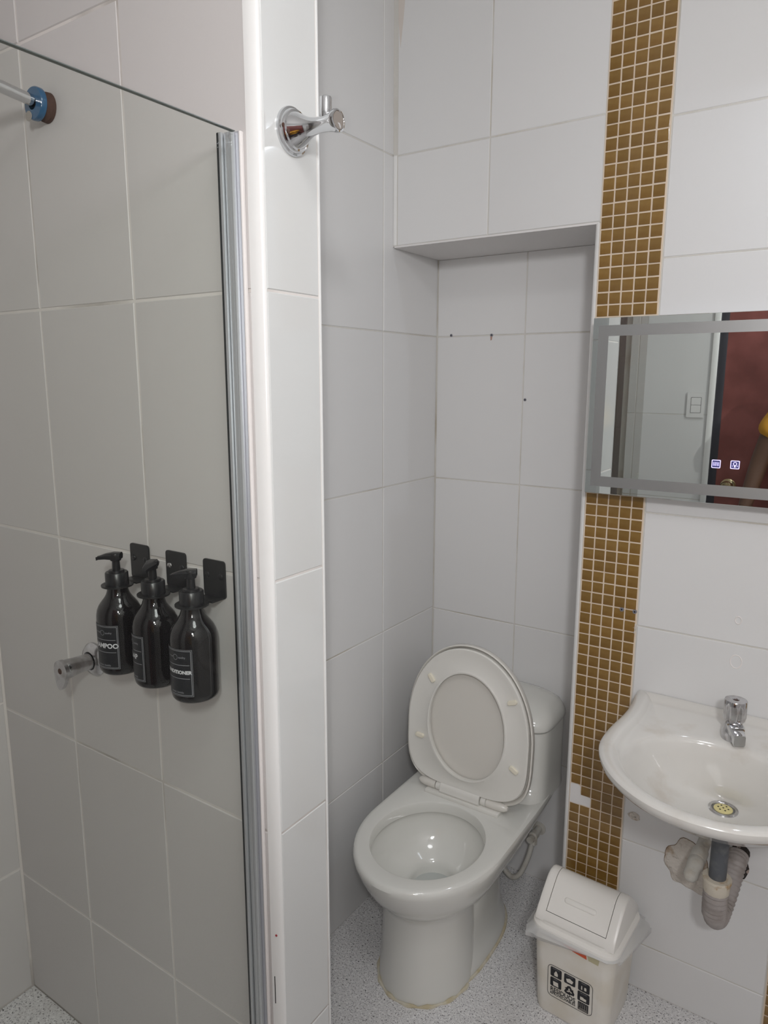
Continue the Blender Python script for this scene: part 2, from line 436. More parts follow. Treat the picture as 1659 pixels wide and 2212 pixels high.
# rows with the broken-out tiles: left column twice, second column once
ZM = -.985
rk = min(range(len(lo)), key=lambda i: abs(lo[i][0] + .0128 - ZM))
band = mosaic('trim_7', -.5125, 5, up + lo, stf, {(len(up) + rk, 0), (len(up) + rk + 1, 0), (len(up) + rk + 1, 1)})
zt = lo[rk][0] + .0265
pl = [(-.5118, zt - .002), (-.495, zt + .0005), (-.4872, zt - .004), (-.4866, zt - .0215), (-.474, zt - .022), (-.4612, zt - .0275), (-.4615, zt - .0515), (-.478, zt - .0505), (-.497, zt - .0525), (-.5120, zt - .0515)]
obj('plaster_patch', poly_plate(B(), pl, lambda u, v, h: Vector((u, YM - h, v)), 0, .0017), PAINT, band, 'white plaster where mosaic tiles have come off')
lo2 = [(-1.449 + .0256 * k, .0256) for k in range(10, -1, -1)]
stf2 = []
z = lo2[0][0] + .0256
while z < CZ - .01: stf2.append((z, min(.0256, CZ - z))); z += .0256
mosaic('trim_8', -.0560, 5, lo2, stf2)

# ---- marks on the walls
def plug(parent, x, y, z, r=.0038, mt=PLUG):
    o = obj('wall_plug', lathe(B(), (x, y, z), (0, -1, 0), [(-.004, r), (.0008, r), (.0012, r * .8), (.0012, r * .45), (-.003, r * .4)], 16), mt, parent)
    obj('plug_hole', lathe(B(), (x, y - .0003, z), (0, -1, 0), [(0, r * .42), (.0006, r * .40)], 12), BLACK, o)
    return o
plug(band, -.4165, YM - .003, -.509, .0046); plug(band, -.3880, YM - .003, -.509, .0046)
for x, z in ((-.994, .1215), (-.8700, .1185), (-.7665, -.053)): plug(wb, x, YB, z, .0040)
obj('rust_streak', poly_plate(B(), [(-.8735, .117), (-.8675, .1165), (-.869, .106), (-.8725, .104)], lambda u, v, h: Vector((u, YB - h, v)), 0, .0004), mat('rust_mark', (.42, .25, .20), .8), wb)
def blob(parent, name, x, z, rx, rz, h, mt, n=28, jag=.16, seed=1):
    rnd = random.Random(seed); bm = B(); ph = [rnd.uniform(0, 6.28) for _ in range(5)]
    def rr(a): return 1 + jag * (.5 * math.sin(2 * a + ph[0]) + .35 * math.sin(3 * a + ph[1]) + .3 * math.sin(5 * a + ph[2]) + .2 * math.sin(9 * a + ph[3]))
    rings = []
    for s, hh in ((1, -.001), (1, h * .25), (.9, h * .8), (.6, h), (.25, h * .9)):
        rings.append([Vector((x + rx * s * rr(2 * PI * i / n) * math.cos(2 * PI * i / n), YM - hh * (1 + .3 * math.sin(7 * i + s * 9)), z + rz * s * rr(2 * PI * i / n) * math.sin(2 * PI * i / n))) for i in range(n)])
    loft(bm, rings, True, True)
    return obj(name, bm, mt, parent)
blob(wr, 'plaster_dab', -.358, -1.003, .014, .009, .004, PLAST, seed=5)
blob(wr, 'plaster_dab', -.3865, -.549, .004, .012, .002, PLAST, seed=6)
dk = blob(wr, 'patch_edge', -.2345, -1.0815, .0471, .0611, .0010, CRACK, 48, .22, 11)
pp = blob(wr, 'plaster_patch', -.2345, -1.0815, .0460, .0600, .0042, PLAST, 48, .22, 11)
blob(wr, 'broken_hole', -.1385, -1.031, .0245, .046, .0016, HOLE, 40, .30, 21)
ringm = mat('mark_pale', (.80, .76, .74), .6)
for (x, z, r) in ((-.177, -.579, .011), (-.180, -.489, .006)):
    bm = B(); pts = [Vector((x + r * math.cos(t * PI / 14), YM - .0002, z + 1.3 * r * math.sin(t * PI / 14))) for t in range(29)]
    tube(bm, pts, .0012, 6, False); obj('adhesive_mark', bm, ringm, wr)
obj('damp_stain', poly_plate(B(), [(-1.027, .955), (-1.012, .955), (-1.006, .90), (-1.012, .84), (-1.02, .78), (-1.026, .84)], lambda u, v, h: Vector((u, YM - h, v)), 0, .0006), mat('stain', (.66, .60, .55), .7), wr)

# ---- door, switch (seen in the mirror)
dr = struct('door_1', box(B(), -.565, .22, YF - .05, YF + .002, FZ + .008, .62), DOORM)
obj('door_edge', box(B(), -.598, -.562, YF - .05, YF + .004, FZ, .66, .002), DOORF, dr)
obj('door_frame', box(B(), -.622, -.596, YF - .02, YF + .014, FZ, .68, .003), PVC, dr)
obj('door_frame', box(B(), .22, .25, YF - .02, YF + .014, FZ, .68, .003), PVC, dr)
obj('door_frame', box(B(), -.622, .25, YF - .02, YF + .014, .62, .68, .003), PVC, dr)
kn = obj('door_knob', lathe(B(), (-.508, YF + .002, -.482), (0, 1, 0), [(0, .033), (.004, .033), (.008, .029), (.010, .014), (.026, .012), (.032, .020), (.040, .027), (.052, .027), (.060, .022), (.062, .012), (.062, .001)], 32), BRASS, dr)
obj('knob_core', lathe(B(), (-.508, YF + .0642, -.482), (0, 1, 0), [(0, .009), (.002, .009), (.003, .006)], 20), BLACKP, kn)
obj('lock_plate', lathe(B(), (-.508, YF + .0063, -.482), (0, 1, 0), [(0, .0285), (.0032, .026), (.0034, .0145)], 32, False, False), BLACKP, kn)
sw = thing('light_switch', 'white double rocker light switch on the tiled wall beside the red door', 'switch', (-.675, YF, -.115))
def plateY(x0, x1, z0, z1, y0, y1, r):
    return poly_plate(B(), [(u + (x0 + x1) / 2, v + (z0 + z1) / 2) for u, v in rrect(x1 - x0, z1 - z0, r, 4)], lambda u, v, h: Vector((u, h, v)), y0, y1)
obj('plate', plateY(-.714, -.638, -.173, -.057, YF + .0005, YF + .009, .004), SWITCH, sw)
obj('rocker_gap', plateY(-.696, -.651, -.151, -.079, YF + .009, YF + .0095, .002), BLACKP, sw)
obj('rocker', plateY(-.6945, -.6525, -.114, -.0805, YF + .0095, YF + .012, .002), SWITCH, sw)
obj('rocker', plateY(-.6945, -.6525, -.1495, -.1155, YF + .0095, YF + .012, .002), SWITCH, sw)

# ---- lamps out of the frame
cl = thing('ceiling_fill_lamp', 'added round white ceiling fixture for the fill light before the standing person', 'lamp', (.06, .24, CZ))  # fixture added to go with the ceiling fill light
obj('lamp_base', lathe(B(), (.06, .24, CZ), (0, 0, -1), [(0, .15), (.012, .15), (.012, .001)], 40), PVC, cl)
mlp = thing('wall_lamp', 'small white lamp on the tiled wall above the mirror', 'lamp', (.05, YM, .62))
obj('lamp_base', box(B(), -.05, .15, 1.51, YM, .60, .66, .006), PVC, mlp)

ml2 = thing('wall_lamp', 'round white lamp high on the wall beside the red door', 'lamp', (.34, YF, .50))
obj('lamp_base', lathe(B(), (.34, YF, .50), (0, 1, 0), [(0, .11), (.02, .11), (.05, .095), (.055, .09), (.055, .001)], 36), PVC, ml2)

# ================================================================= SHOWER
gp = thing('glass_panel', 'clear fixed shower glass panel in an aluminium wall channel beside the pillar', 'glass panel', (-.707, .5, -1.34))
obj('pane', box(B(), -.7090, -.7035, .28, .704, -1.34, .3085, .0008, 1), MATS['glass'], gp, smooth=0)
ch = B()
box(ch, -.7335, -.7075, .7145, .7195, -1.34, .3125); box(ch, -.7335, -.7285, .704, .7145, -1.34, .3125, .001)
box(ch, -.7275, -.7185, .7075, .7145, -1.34, .3125, .002); box(ch, -.7178, -.7128, .7065, .7145, -1.34, .3125, .0015)
obj('channel', ch, ALU, gp, 'brushed aluminium wall channel')
obj('gasket', box(B(), -.7372, -.7337, .7045, .7195, -1.34, .3125), RUBBER, gp)
obj('top_edge', box(B(), -.7092, -.7033, .28, .7045, .3086, .3096), mat('glass_edge', (.10, .115, .11), .3), gp)
obj('sealant', box(B(), -.7070, -.7030, .7135, .7198, -1.34, .3125, .0015), PVCP, gp)
# soap bottles in wall brackets
def bottle(x, y, ztop, word, face, noz, label):
    """ztop = height of the neck ring; face = bearing of the label, noz = bearing of the spout"""
    r = .0350
    t = thing('pump_bottle', label, 'bottle', (x, y, ztop - .141), 'black pump bottles hanging in the shower')
    P = [(-.141, .001), (-.141, .028), (-.1395, .0318), (-.136, .0342), (-.131, r), (-.054, r), (-.046, .0346), (-.038, .0330), (-.031, .0298), (-.025, .0255), (-.0195, .0212), (-.0145, .0182), (-.009, .0164), (-.003, .0155), (.004, .0150), (.004, .001)]
    obj('body', lathe(B(), (x, y, ztop), (0, 0, 1), P, 48), BLACKG, t)
    obj('collar', lathe(B(), (x, y, ztop), (0, 0, 1), [(-.0005, .0165), (.001, .0178), (.020, .0176), (.0215, .0165), (.0215, .0122), (.0245, .0118), (.025, .010), (.025, .001)], 32), BLACKP, t)
    pm = B(); lathe(pm, (x, y, ztop), (0, 0, 1), [(.023, .0064), (.039, .0058), (.040, .0082), (.049, .0092), (.0515, .0086), (.0525, .0001)], 20)
    d = Vector((math.cos(noz), math.sin(noz), 0)); c0 = Vector((x, y, ztop + .0465)); s = Vector((-d.y, d.x, 0))
    rings = []
    for q, wd, hu, hd in ((-.009, .0085, .006, .004), (.004, .0092, .0062, .0045), (.016, .0068, .004, .004), (.026, .0045, .0005, .0050), (.030, .0038, -.003, .0065)):
        c = c0 + d * q
        rings.append([c + s * wd + Vector((0, 0, hu * .3)), c + s * wd * .6 + Vector((0, 0, hu)), c - s * wd * .6 + Vector((0, 0, hu)), c - s * wd + Vector((0, 0, hu * .3)), c - s * wd * .8 - Vector((0, 0, hd)), c + s * wd * .8 - Vector((0, 0, hd))])
    loft(pm, rings)
    obj('pump', pm, BLACKP, t)
    def wrap(u, v, h):
        a = face + u / r
        return Vector((x + (r + h) * math.cos(a), y + (r + h) * math.sin(a), ztop - .0925 + v))
    W2, H2 = .027, .036
    lb = B(); n = 18
    for i in range(n):
        u0 = -W2 + 2 * W2 * i / n; u1 = -W2 + 2 * W2 * (i + 1) / n
        q = [lb.verts.new(wrap(u0, -H2, .0003)), lb.verts.new(wrap(u1, -H2, .0003)), lb.verts.new(wrap(u1, H2, .0003)), lb.verts.new(wrap(u0, H2, .0003))]
        lb.faces.new(q)
    bmesh.ops.remove_doubles(lb, verts=lb.verts, dist=1e-5)
    lo_ = obj('label', lb, LABELK, t, 'black label with white print')
    ink = B()
    def strip(u0, u1, v0, v1):
        k = max(1, int(abs(u1 - u0) / .003))
        for i in range(k):
            a, b = u0 + (u1 - u0) * i / k, u0 + (u1 - u0) * (i + 1) / k
            ink.faces.new([ink.verts.new(wrap(a, v0, .0006)), ink.verts.new(wrap(b, v0, .0006)), ink.verts.new(wrap(b, v1, .0006)), ink.verts.new(wrap(a, v1, .0006))])
    e = .0007
    for q in (.0008, .0026):
        e = .0007 if q > .001 else .0004
        for s_ in (-1, 1):
            strip(-W2 + q, W2 - q, s_ * (H2 - q) - e / 2, s_ * (H2 - q) + e / 2)
            strip(s_ * (W2 - q) - e / 2, s_ * (W2 - q) + e / 2, -H2 + q, H2 - q)
    strip(-W2 + .005, W2 - .005, .0118, .0125); strip(-W2 + .005, W2 - .005, -.0085, -.0078)
    obj('border_lines', ink, INKD, lo_, smooth=0)
    wd = {'SHAMPOO': .0108, 'SOAP': .0112, 'CONDITIONER': .0072}[word]
    tb = text_bm(word, wd, lambda u, v, h: wrap(u, v - .0012, .0006), bold=.00035)
    obj('lettering', tb, INKW, lo_, smooth=0)
    sm = text_bm('plastic bottle', .0046, lambda u, v, h: wrap(u, v - .031, .0006))
    merge(sm, text_bm('premium', .0042, lambda u, v, h: wrap(u - .0112, v + .0225, .0006))); merge(sm, text_bm('quality', .0042, lambda u, v, h: wrap(u + .0112, v + .0225, .0006)))
    for i in range(20):
        a, b = 2 * PI * i / 20, 2 * PI * (i + 1) / 20
        sm.faces.new([sm.verts.new(wrap(q * math.cos(t_), .0235 + q * math.sin(t_), .0006)) for q, t_ in ((.0042, a), (.0042, b), (.0037, b), (.0037, a))])
    obj('small_lettering', sm, INKD, lo_, smooth=0)['kind'] = 'stuff'
    return t
def bracket(x, y, z, label, screw=None):
    """wall plate with its lower edge at z, arm and ring around the neck at (x, y)"""
    t = thing('bottle_bracket', label, 'bracket', (x, YS, z), 'black wall brackets carrying the pump bottles')
    bp = poly_plate(B(), [(u + x, v + z + .0280) for u, v in rrect(.046, .058, .005, 4)], lambda u, v, h: Vector((u, YS - h, v)), .0008, .0036)
    obj('back_plate', bp, BLACKM, t)
    a = B(); box(a, x - .019, x + .019, y + .0215, YS - .001, z - .0012, z + .0012, .0006)
    pts = [(math.cos(2 * PI * i / 32), math.sin(2 * PI * i / 32)) for i in range(32)]
    lo_ = [[Vector((x + c * q, y + s * q, z + h)) for c, s in pts] for q, h in ((.0166, -.0012), (.0245, -.0012), (.0245, .0012), (.0166, .0012), (.0166, -.0012))]
    loft(a, lo_, False, False)
    obj('arm_ring', a, BLACKM, t)
    for sx in (-1, 1):
        obj('screw', lathe(B(), (x + sx * .0145, YS - .0036, z + .033), (0, -1, 0), [(0, .0048), (.0014, .0042), (.0022, .002), (.0023, .0001)], 14), CHROMEW if (screw == sx) else BLACKM, t)
    return t
YBt = .672
for k, (x, zn, word, face, noz, lb, bl, scw) in enumerate((
    (-.9640, -.322, 'SHAMPOO', -PI / 2 + .10, math.radians(215), 'black pump bottle with shampoo label, leftmost of the three, near the chrome valve', 'black wall bracket behind the leftmost bottle, over the chrome valve', None),
    (-.8755, -.322, 'SOAP', -PI / 2 - .40, math.radians(300), 'black pump bottle with soap label, between the other two bottles', 'black wall bracket with one bright screw, middle of the three', -1),
    (-.7900, -.323, 'CONDITIONER', -PI / 2 + .02, math.radians(222), 'black pump bottle with conditioner label, nearest the aluminium channel', 'black wall bracket nearest the aluminium channel, over the conditioner bottle', None))):
    bottle(x, YBt, zn, word, face, noz, lb); bracket(x, YBt, zn, bl, scw)
# shower valve
sv = thing('shower_valve', 'chrome shower valve with a round lever handle below the shampoo bottle', 'valve', (-1.115, YS, -.497))
vx, vz = -1.112, -.497
obj('escutcheon', lathe(B(), (vx, YS, vz), (0, -1, 0), [(0, .031), (.004, .031), (.010, .026), (.013, .017)], 32, True, False), CHROMEW, sv)
obj('valve_body', lathe(B(), (vx, YS - .010, vz), (0, -1, 0), [(0, .015), (.010, .0145), (.028, .0155), (.043, .017), (.050, .017), (.052, .016), (.052, .001)], 32), CHROMEW, sv)
lv = B()
def vhandle(t):   # lever: tapered lobe hanging down from the disc
    return [Vector((vx - .001 + .021 * t[0], YS - t[2], vz + t[1]))]
pts = []
for i in range(33):
    a = 2 * PI * i / 32
    if i == 32: break
    rr = .0190
    yv = rr * math.sin(a); xv = rr * math.cos(a)
    if yv < 0: yv *= 1.75; xv *= (1 - .28 * (-yv / .034))
    pts.append((xv + vx, yv + vz))
poly_plate(lv, pts, lambda u, v, h: Vector((u, YS - h - .10 * (vz - v if v < vz else 0), v)), .062, .069)
o = obj('lever', lv, CHROMEW, sv)
obj('index_dot', lathe(B(), (vx, YS - .069, vz), (0, -1, 0), [(0, .0055), (.0008, .005)], 16), RUST, o)
# shower arm
sa = thing('overhead_shower', 'chrome shower pipe with a blue film flange high on the shower wall', 'shower', (-1.118, YS, .418))
ax_, az_ = -1.131, .4225
obj('flange_base', lathe(B(), (ax_ + .004, YS, az_ - .002), (0, -1, 0), [(0, .0225), (.006, .022), (.009, .019), (.013, .017)], 28, True, False), RUST, sa)
obj('flange', lathe(B(), (ax_, YS - .012, az_), (0, -1, 0), [(0, .019), (.002, .0245), (.009, .0245), (.011, .023), (.012, .010)], 32, True, False), BLUEP, sa)
obj('flange_tag', poly_plate(B(), [(ax_ - .012 + .008 * math.cos(i * PI / 8), az_ - .017 + .0075 * math.sin(i * PI / 8)) for i in range(16)], lambda u, v, h: Vector((u, YS - h, v)), .0235, .0245), mat('bare_film', (.33, .30, .27), .5), sa)
obj('pipe', tube(B(), [(ax_, YS - .012, az_ + .002), (ax_, .52, az_ + .022), (ax_, .40, az_ + .030), (ax_, .34, az_ + .02), (ax_, .30, az_ - .01)], .0088, 16), CHROME, sa)
obj('shower_head', lathe(B(), (ax_, .305, az_ - .005), (0, -.6, -1), [(0, .009), (.02, .011), (.035, .035), (.05, .045), (.055, .045), (.056, .001)], 28), CHROME, sa)

# ================================================================= ROBE HOOK
rh = thing('robe_hook', 'chrome robe hook with an upright peg screwed to the white pillar', 'hook', (XP, .784, .324))
hc = (XP, .784, .3243)
obj('wall_rose', lathe(B(), hc, (1, 0, 0), [(0, .0305), (.0022, .0308), (.0045, .0300), (.0055, .0275), (.0075, .0272), (.0105, .0255), (.0115, .0225), (.0125, .0220)], 48, True, False), CHROME, rh)
obj('arm', lathe(B(), hc, (1, 0, 0), [(.0105, .0232), (.0135, .0218), (.020, .0180), (.027, .0142), (.035, .0113), (.043, .0099), (.052, .0096), (.061, .0104), (.068, .0118), (.0735, .0128)], 40, False, False), CHROME, rh)
obj('end_cap', lathe(B(), hc, (1, 0, 0), [(.0730, .0120), (.0735, .0136), (.0765, .0140), (.0790, .0134), (.0795, .0115), (.0785, .0108), (.0785, .0005)], 40, False, True), CHROME, rh)
obj('cap_face', lathe(B(), (XP + .0786, .784, .3243), (1, 0, 0), [(0, .0107), (.0006, .0105)], 28), mat('cap_reflection', (.15, .11, .075), .4, mottle=((.40, .38, .36), 90, .60, .64)), rh)  # brownish reflection in the chrome cap, painted as its colour
obj('peg', lathe(B(), (XP + .0585, .784, .330), (0, 0, 1), [(0, .0080), (.0240, .0080), (.0255, .0073), (.0262, .0058), (.0262, .0003)], 24), CHROME, rh)
bm = B(); ball(bm, (XP + .0125, .7655, .3185), .0042, 12, 8, (.6, 1, 1)); ball(bm, (XP + .0085, .7590, .3245), .0034, 12, 8, (.6, 1, 1))
obj('corrosion_spot', bm, RUST, rh)

# ================================================================= TOILET
X0 = -.765; RZ = -1.07
tl = thing('toilet', 'white one-piece ceramic toilet in the tiled niche with its seat raised', 'toilet', (X0, 1.45, FZ))
tb = B()
def O(a, yf, yc, yb, z, nf=2.0, nb=2.0): return outline(X0 - (.017 * min(1, max(0, (-1.16 - z) / .06)) if yf < 1.27 and a > .09 else 0), a, yf, yc, yb, z, nf, nb)
rings = [O(.114, 1.226, 1.36, 1.50, FZ), O(.113, 1.227, 1.36, 1.50, FZ + .02), O(.109, 1.236, 1.36, 1.50, -1.37), O(.107, 1.240, 1.36, 1.50, -1.30),
         O(.108, 1.239, 1.36, 1.50, -1.25), O(.111, 1.233, 1.36, 1.51, -1.232), O(.118, 1.220, 1.36, 1.53, -1.216, 2, 2.2), O(.131, 1.200, 1.36, 1.56, -1.197, 2, 2.6), O(.147, 1.174, 1.36, 1.62, -1.170, 2, 3.2),
         O(.160, 1.152, 1.36, 1.69, -1.140, 2, 4), O(.169, 1.137, 1.36, 1.755, -1.112, 2, 5), O(.1745, 1.128, 1.36, 1.80, -1.092, 2, 6), O(.1762, 1.125, 1.36, 1.806, -1.080, 2, 6),
         O(.1745, 1.128, 1.36, 1.806, -1.0735, 2, 6), O(.170, 1.133, 1.36, 1.806, RZ - .0005, 2, 6), O(.165, 1.139, 1.36, 1.80, RZ, 2, 6),
         O(.136, 1.170, 1.3255, 1.481, RZ, 2, 2), O(.1325, 1.1735, 1.3255, 1.4785, RZ - .0012), O(.1305, 1.1755, 1.3255, 1.4765, RZ - .005), O(.1295, 1.1765, 1.3255, 1.4755, RZ - .022), O(.1295, 1.1765, 1.3255, 1.4755, RZ - .028),
         O(.134, 1.172, 1.3255, 1.480, RZ - .033), O(.135, 1.171, 1.3255, 1.481, RZ - .042), O(.132, 1.176, 1.3255, 1.478, RZ - .058), O(.122, 1.192, 1.328, 1.466, RZ - .082), O(.108, 1.212, 1.333, 1.450, RZ - .101), O(.0900, 1.238, 1.342, 1.436, RZ - .115), O(.0720, 1.268, 1.352, 1.424, RZ - .124),
         O(.0600, 1.288, 1.358, 1.417, RZ - .131), O(.0550, 1.294, 1.360, 1.413, RZ - .142), O(.051, 1.30, 1.362, 1.408, RZ - .175), O(.040, 1.32, 1.364, 1.398, RZ - .21), O(.03, 1.33, 1.366, 1.39, RZ - .215)]
loft(tb, rings)
# tank growing out of the deck
def T(a, yf, z, n=5.0): return outline(X0, a, yf, (yf + 1.808) / 2, 1.808, z, n, n)
loft(tb, [T(.173, 1.545, RZ - .012), T(.171, 1.565, RZ - .002), T(.169, 1.590, RZ + .008), T(.1675, 1.605, RZ + .025), T(.1665, 1.613, RZ + .05), T(.166, 1.617, RZ + .10), T(.166, 1.617, -.8965), T(.160, 1.624, -.894)])
# foot behind the pedestal with the trapway
def Ft(a, yf, yb, z, n=3.0): return outline(X0, a, yf, (yf + yb) / 2, yb, z, n, 2.4)
loft(tb, [Ft(.102, 1.30, 1.672, FZ), Ft(.101, 1.30, 1.670, FZ + .018), Ft(.096, 1.30, 1.666, FZ + .030), Ft(.086, 1.31, 1.660, -1.385), Ft(.077, 1.40, 1.655, -1.33), Ft(.070, 1.47, 1.652, -1.28), Ft(.068, 1.52, 1.64, -1.16)])
obj('bowl', tb, CERAM, tl)
lid = B()
def TL(a, yf, z, n=4.5, yb=1.8085): return outline(X0, a, yf, (yf + yb) / 2, yb, z, n, n)
loft(lid, [TL(.160, 1.623, -.8935), TL(.169, 1.612, -.8925), TL(.1715, 1.608, -.888), TL(.1715, 1.608, -.878), TL(.169, 1.612, -.866, 4), TL(.160, 1.625, -.850, 3.6, 1.803), TL(.140, 1.652, -.838, 3.2, 1.79), TL(.10, 1.69, -.8325, 3, 1.77), TL(.04, 1.715, -.831, 2.5, 1.74)])
obj('tank_lid', lid, CERAM, tl)
obj('flush_button', lathe(B(), (X0, 1.72, -.8325), (0, 0, 1), [(0, .024), (.004, .024), (.006, .022), (.006, .001)], 28), CHROME, tl)
obj('water', loft(B(), [O(.0540, 1.295, 1.3605, 1.4122, RZ - .1555), O(.0535, 1.2955, 1.3605, 1.4118, RZ - .1550)]), WATER, tl)
# seat and lid, raised: local plane through the hinge, leaning a little to the tank
HY, HZ, LEAN = 1.508, -1.050, math.radians(3.2)
def up3(u, v, h):    # u sideways, v up along the lid, h toward the viewer
    return Vector((X0 + u, HY + v * math.sin(LEAN) - h * math.cos(LEAN), HZ + v * math.cos(LEAN) + h * math.sin(LEAN)))
def egg(w, v0, v1, n=72, flat=4.0, vc=.42):
    """seat outline: rounded top, squarer hinge end"""
    r = []; c = v0 + (v1 - v0) * vc
    for i in range(n):
        t = 2 * PI * i / n; s = math.sin(t); q = math.cos(t)
        e = 2.05 if s > 0 else flat
        wv = w * sgnpow(q, 2 / e)
        r.append((wv, c + ((v1 - c) if s > 0 else (c - v0)) * sgnpow(s, 2 / e)))
    return r
def ring3(o2, h): return [up3(u, v, h) for u, v in o2]
sl = B()
loft(sl, [ring3(egg(.160, .008, .376), -.022), ring3(egg(.172, .001, .390), -.020), ring3(egg(.1765, -.003, .3945), -.013), ring3(egg(.1765, -.003, .3945), -.001), ring3(egg(.1740, 0, .3920), .0015), ring3(egg(.1715, .002, .3895), -.001), ring3(egg(.168, .006, .385), -.008), ring3(egg(.05, .15, .25), -.009)])
obj('seat_lid', sl, LIDM, tl)
st = B()
def hole(w, v0, v1): return egg(w, v0, v1, 72, 2.05, .47)
A = lambda d: egg(.1690 - d, .0105 + d, .3865 - d); Hh = lambda d: hole(.1065 + d, .0445 - d, .3225 + d)
rg = [A(.002), A(0), A(0), A(.002), A(.006), A(.012), Hh(.010), Hh(.004), Hh(.0005), Hh(0), Hh(.003), A(.002)]
hs = [-.004, -.001, .008, .0105, .0105, .0090, .0090, .0125, .0120, .007, -.004, -.004]
loft(st, [ring3(r, h) for r, h in zip(rg, hs)], False, False)
seat = obj('seat', st, SEATM, tl)
for (u, v, a) in ((-.104, .290, -52), (.122, .281, 20), (-.132, .126, -4), (.136, .112, -30)):
    ca, sa_ = math.cos(math.radians(a)), math.sin(math.radians(a))
    bb = B(); lo2_ = []
    for w_, l_, h in ((.0055, .0125, .008), (.0055, .0125, .0145), (.0048, .0118, .0158), (.0030, .010, .0160)):
        lo2_.append([up3(u + x * ca - y * sa_, v + x * sa_ + y * ca, h) for x, y in rrect(2 * l_, 2 * w_, w_ * .95, 4)])
    loft(bb, lo2_); obj('bumper', bb, BUMPER, seat, 'yellowed rubber bumper')
hg = B()
obj('hinge_base', box(B(), X0 - .105, X0 + .105, 1.486, 1.528, RZ - .001, RZ + .009, .0025), SEATM, tl)
hb = B(); loft(hb, [[Vector((x, 1.508 + .0165 * math.cos(2 * PI * i / 24) * (1 if math.sin(2 * PI * i / 24) > 0 else 1.15), RZ + .0195 + .0185 * math.sin(2 * PI * i / 24))) for i in range(24)] for x in (X0 - .0630, X0 - .0620, X0 + .0480, X0 + .0490)])
obj('hinge_cover', hb, SEATM, tl)
for x0_, x1_ in ((-.0790, -.0645), (.0505, .0650)):
    obj('hinge_knuckle', lathe(B(), (X0 + x0_, 1.508, RZ + .0195), (1, 0, 0), [(0, .011), (.001, .0125), (x1_ - x0_ - .001, .0125), (x1_ - x0_, .011)], 24), SEATM, tl)
for x0_, x1_ in ((-.132, -.0805), (.0665, .122)):
    s_ = 1 if x0_ > 0 else -1; wdt = x1_ - x0_
    pr = [(0, .0125), (wdt * .6, .0125), (wdt * .85, .0105), (wdt, .005)]
    obj('lid_barrel', lathe(B(), (X0 + (x0_ if s_ > 0 else x1_), 1.508, RZ + .0195), (s_, 0, 0), pr, 24), LIDM, tl)
bc = B(); lathe(bc, (-.6905, 1.512, FZ + .040), (.5, 0, 1), [(0, .0125), (.004, .012), (.009, .009), (.011, .004), (.0112, .0002)], 20)
obj('bolt_cap', bc, CERAM, tl)
ck = B(); pts = [p + Vector((0, 0, .001)) for p in O(.1155, 1.2235, 1.36, 1.50, FZ)]
front = pts[36:] + [pts[0]]
tube(ck, [p + Vector((0, 0, .0015 * math.sin(i * 2.1))) for i, p in enumerate(front)], [.0042 + .0018 * math.sin(i * 1.3) for i in range(len(front))], 8)
ft = Ft(.1035, 1.298, 1.674, FZ + .001); tube(ck, ft[-9:] + ft[:20], .0042, 8); tube(ck, ft[17:45], .0042, 8)
obj('caulk', ck, CAULK, tl, 'yellowed caulk line')
# water supply behind the toilet
sp = thing('supply_hose', 'pale flexible water hose and valve behind the toilet on the niche wall', 'hose', (-.70, 1.79, -1.30))
obj('hose', tube(B(), spline([(-.672, 1.765, -1.293), (-.676, 1.745, -1.34), (-.695, 1.730, -1.395), (-.725, 1.730, -1.410), (-.76, 1.74, -1.37), (-.77, 1.75, -1.25), (-.765, 1.755, -1.14)], 8), .0075, 12), PVCPIPE, sp)
obj('valve_body', lathe(B(), (-.672, YB + .001, -1.285), (0, -1, 0), [(0, .020), (.003, .020), (.004, .010), (.03, .010), (.032, .013), (.050, .013), (.053, .008), (.062, .008), (.064, .011), (.072, .010)], 20), PVCPIPE, sp)
obj('hose_nut', lathe(B(), (-.672, 1.765, -1.285), (0, 0, -1), [(0, .010), (.006, .013), (.022, .013), (.024, .009)], 8), PVCPIPE, sp)

# ================================================================= SINK
SX = -.166
sk = thing('wash_basin', 'white wall-hung ceramic wash basin below the mirror', 'basin', (SX, YM, -.76))
def half_out(d, z, back=None):
    """basin outline, d = inset"""
    L_ = [(-.2050, 1.5795), (-.2020, 1.54), (-.1975, 1.49), (-.1985, 1.44), (-.2035, 1.39), (-.2055, 1.34), (-.2010, 1.290), (-.1850, 1.246), (-.1580, 1.203), (-.1220, 1.167), (-.0800, 1.141), (-.0400, 1.1285), (0, 1.1245)]
    pts = [Vector((x, y, 0)) for x, y in L_]
    pts = spline(pts, 4)
    full = pts + [Vector((-p.x, p.y, 0)) for p in reversed(pts[:-1])]
    n = len(full); out = []
    for i, p in enumerate(full):
        a = full[max(i - 1, 0)]; b = full[min(i + 1, n - 1)]; t = (b - a).normalized()
        nrm = Vector((-t.y, t.x, 0))
        q = p + nrm * d
        yb = 1.5795 - (back or 0)
        out.append(Vector((SX + q.x, min(q.y, yb), z)))
    a, b = out[-1], out[0]
    return out + [a.lerp(b, k / 21) for k in range(1, 21)]
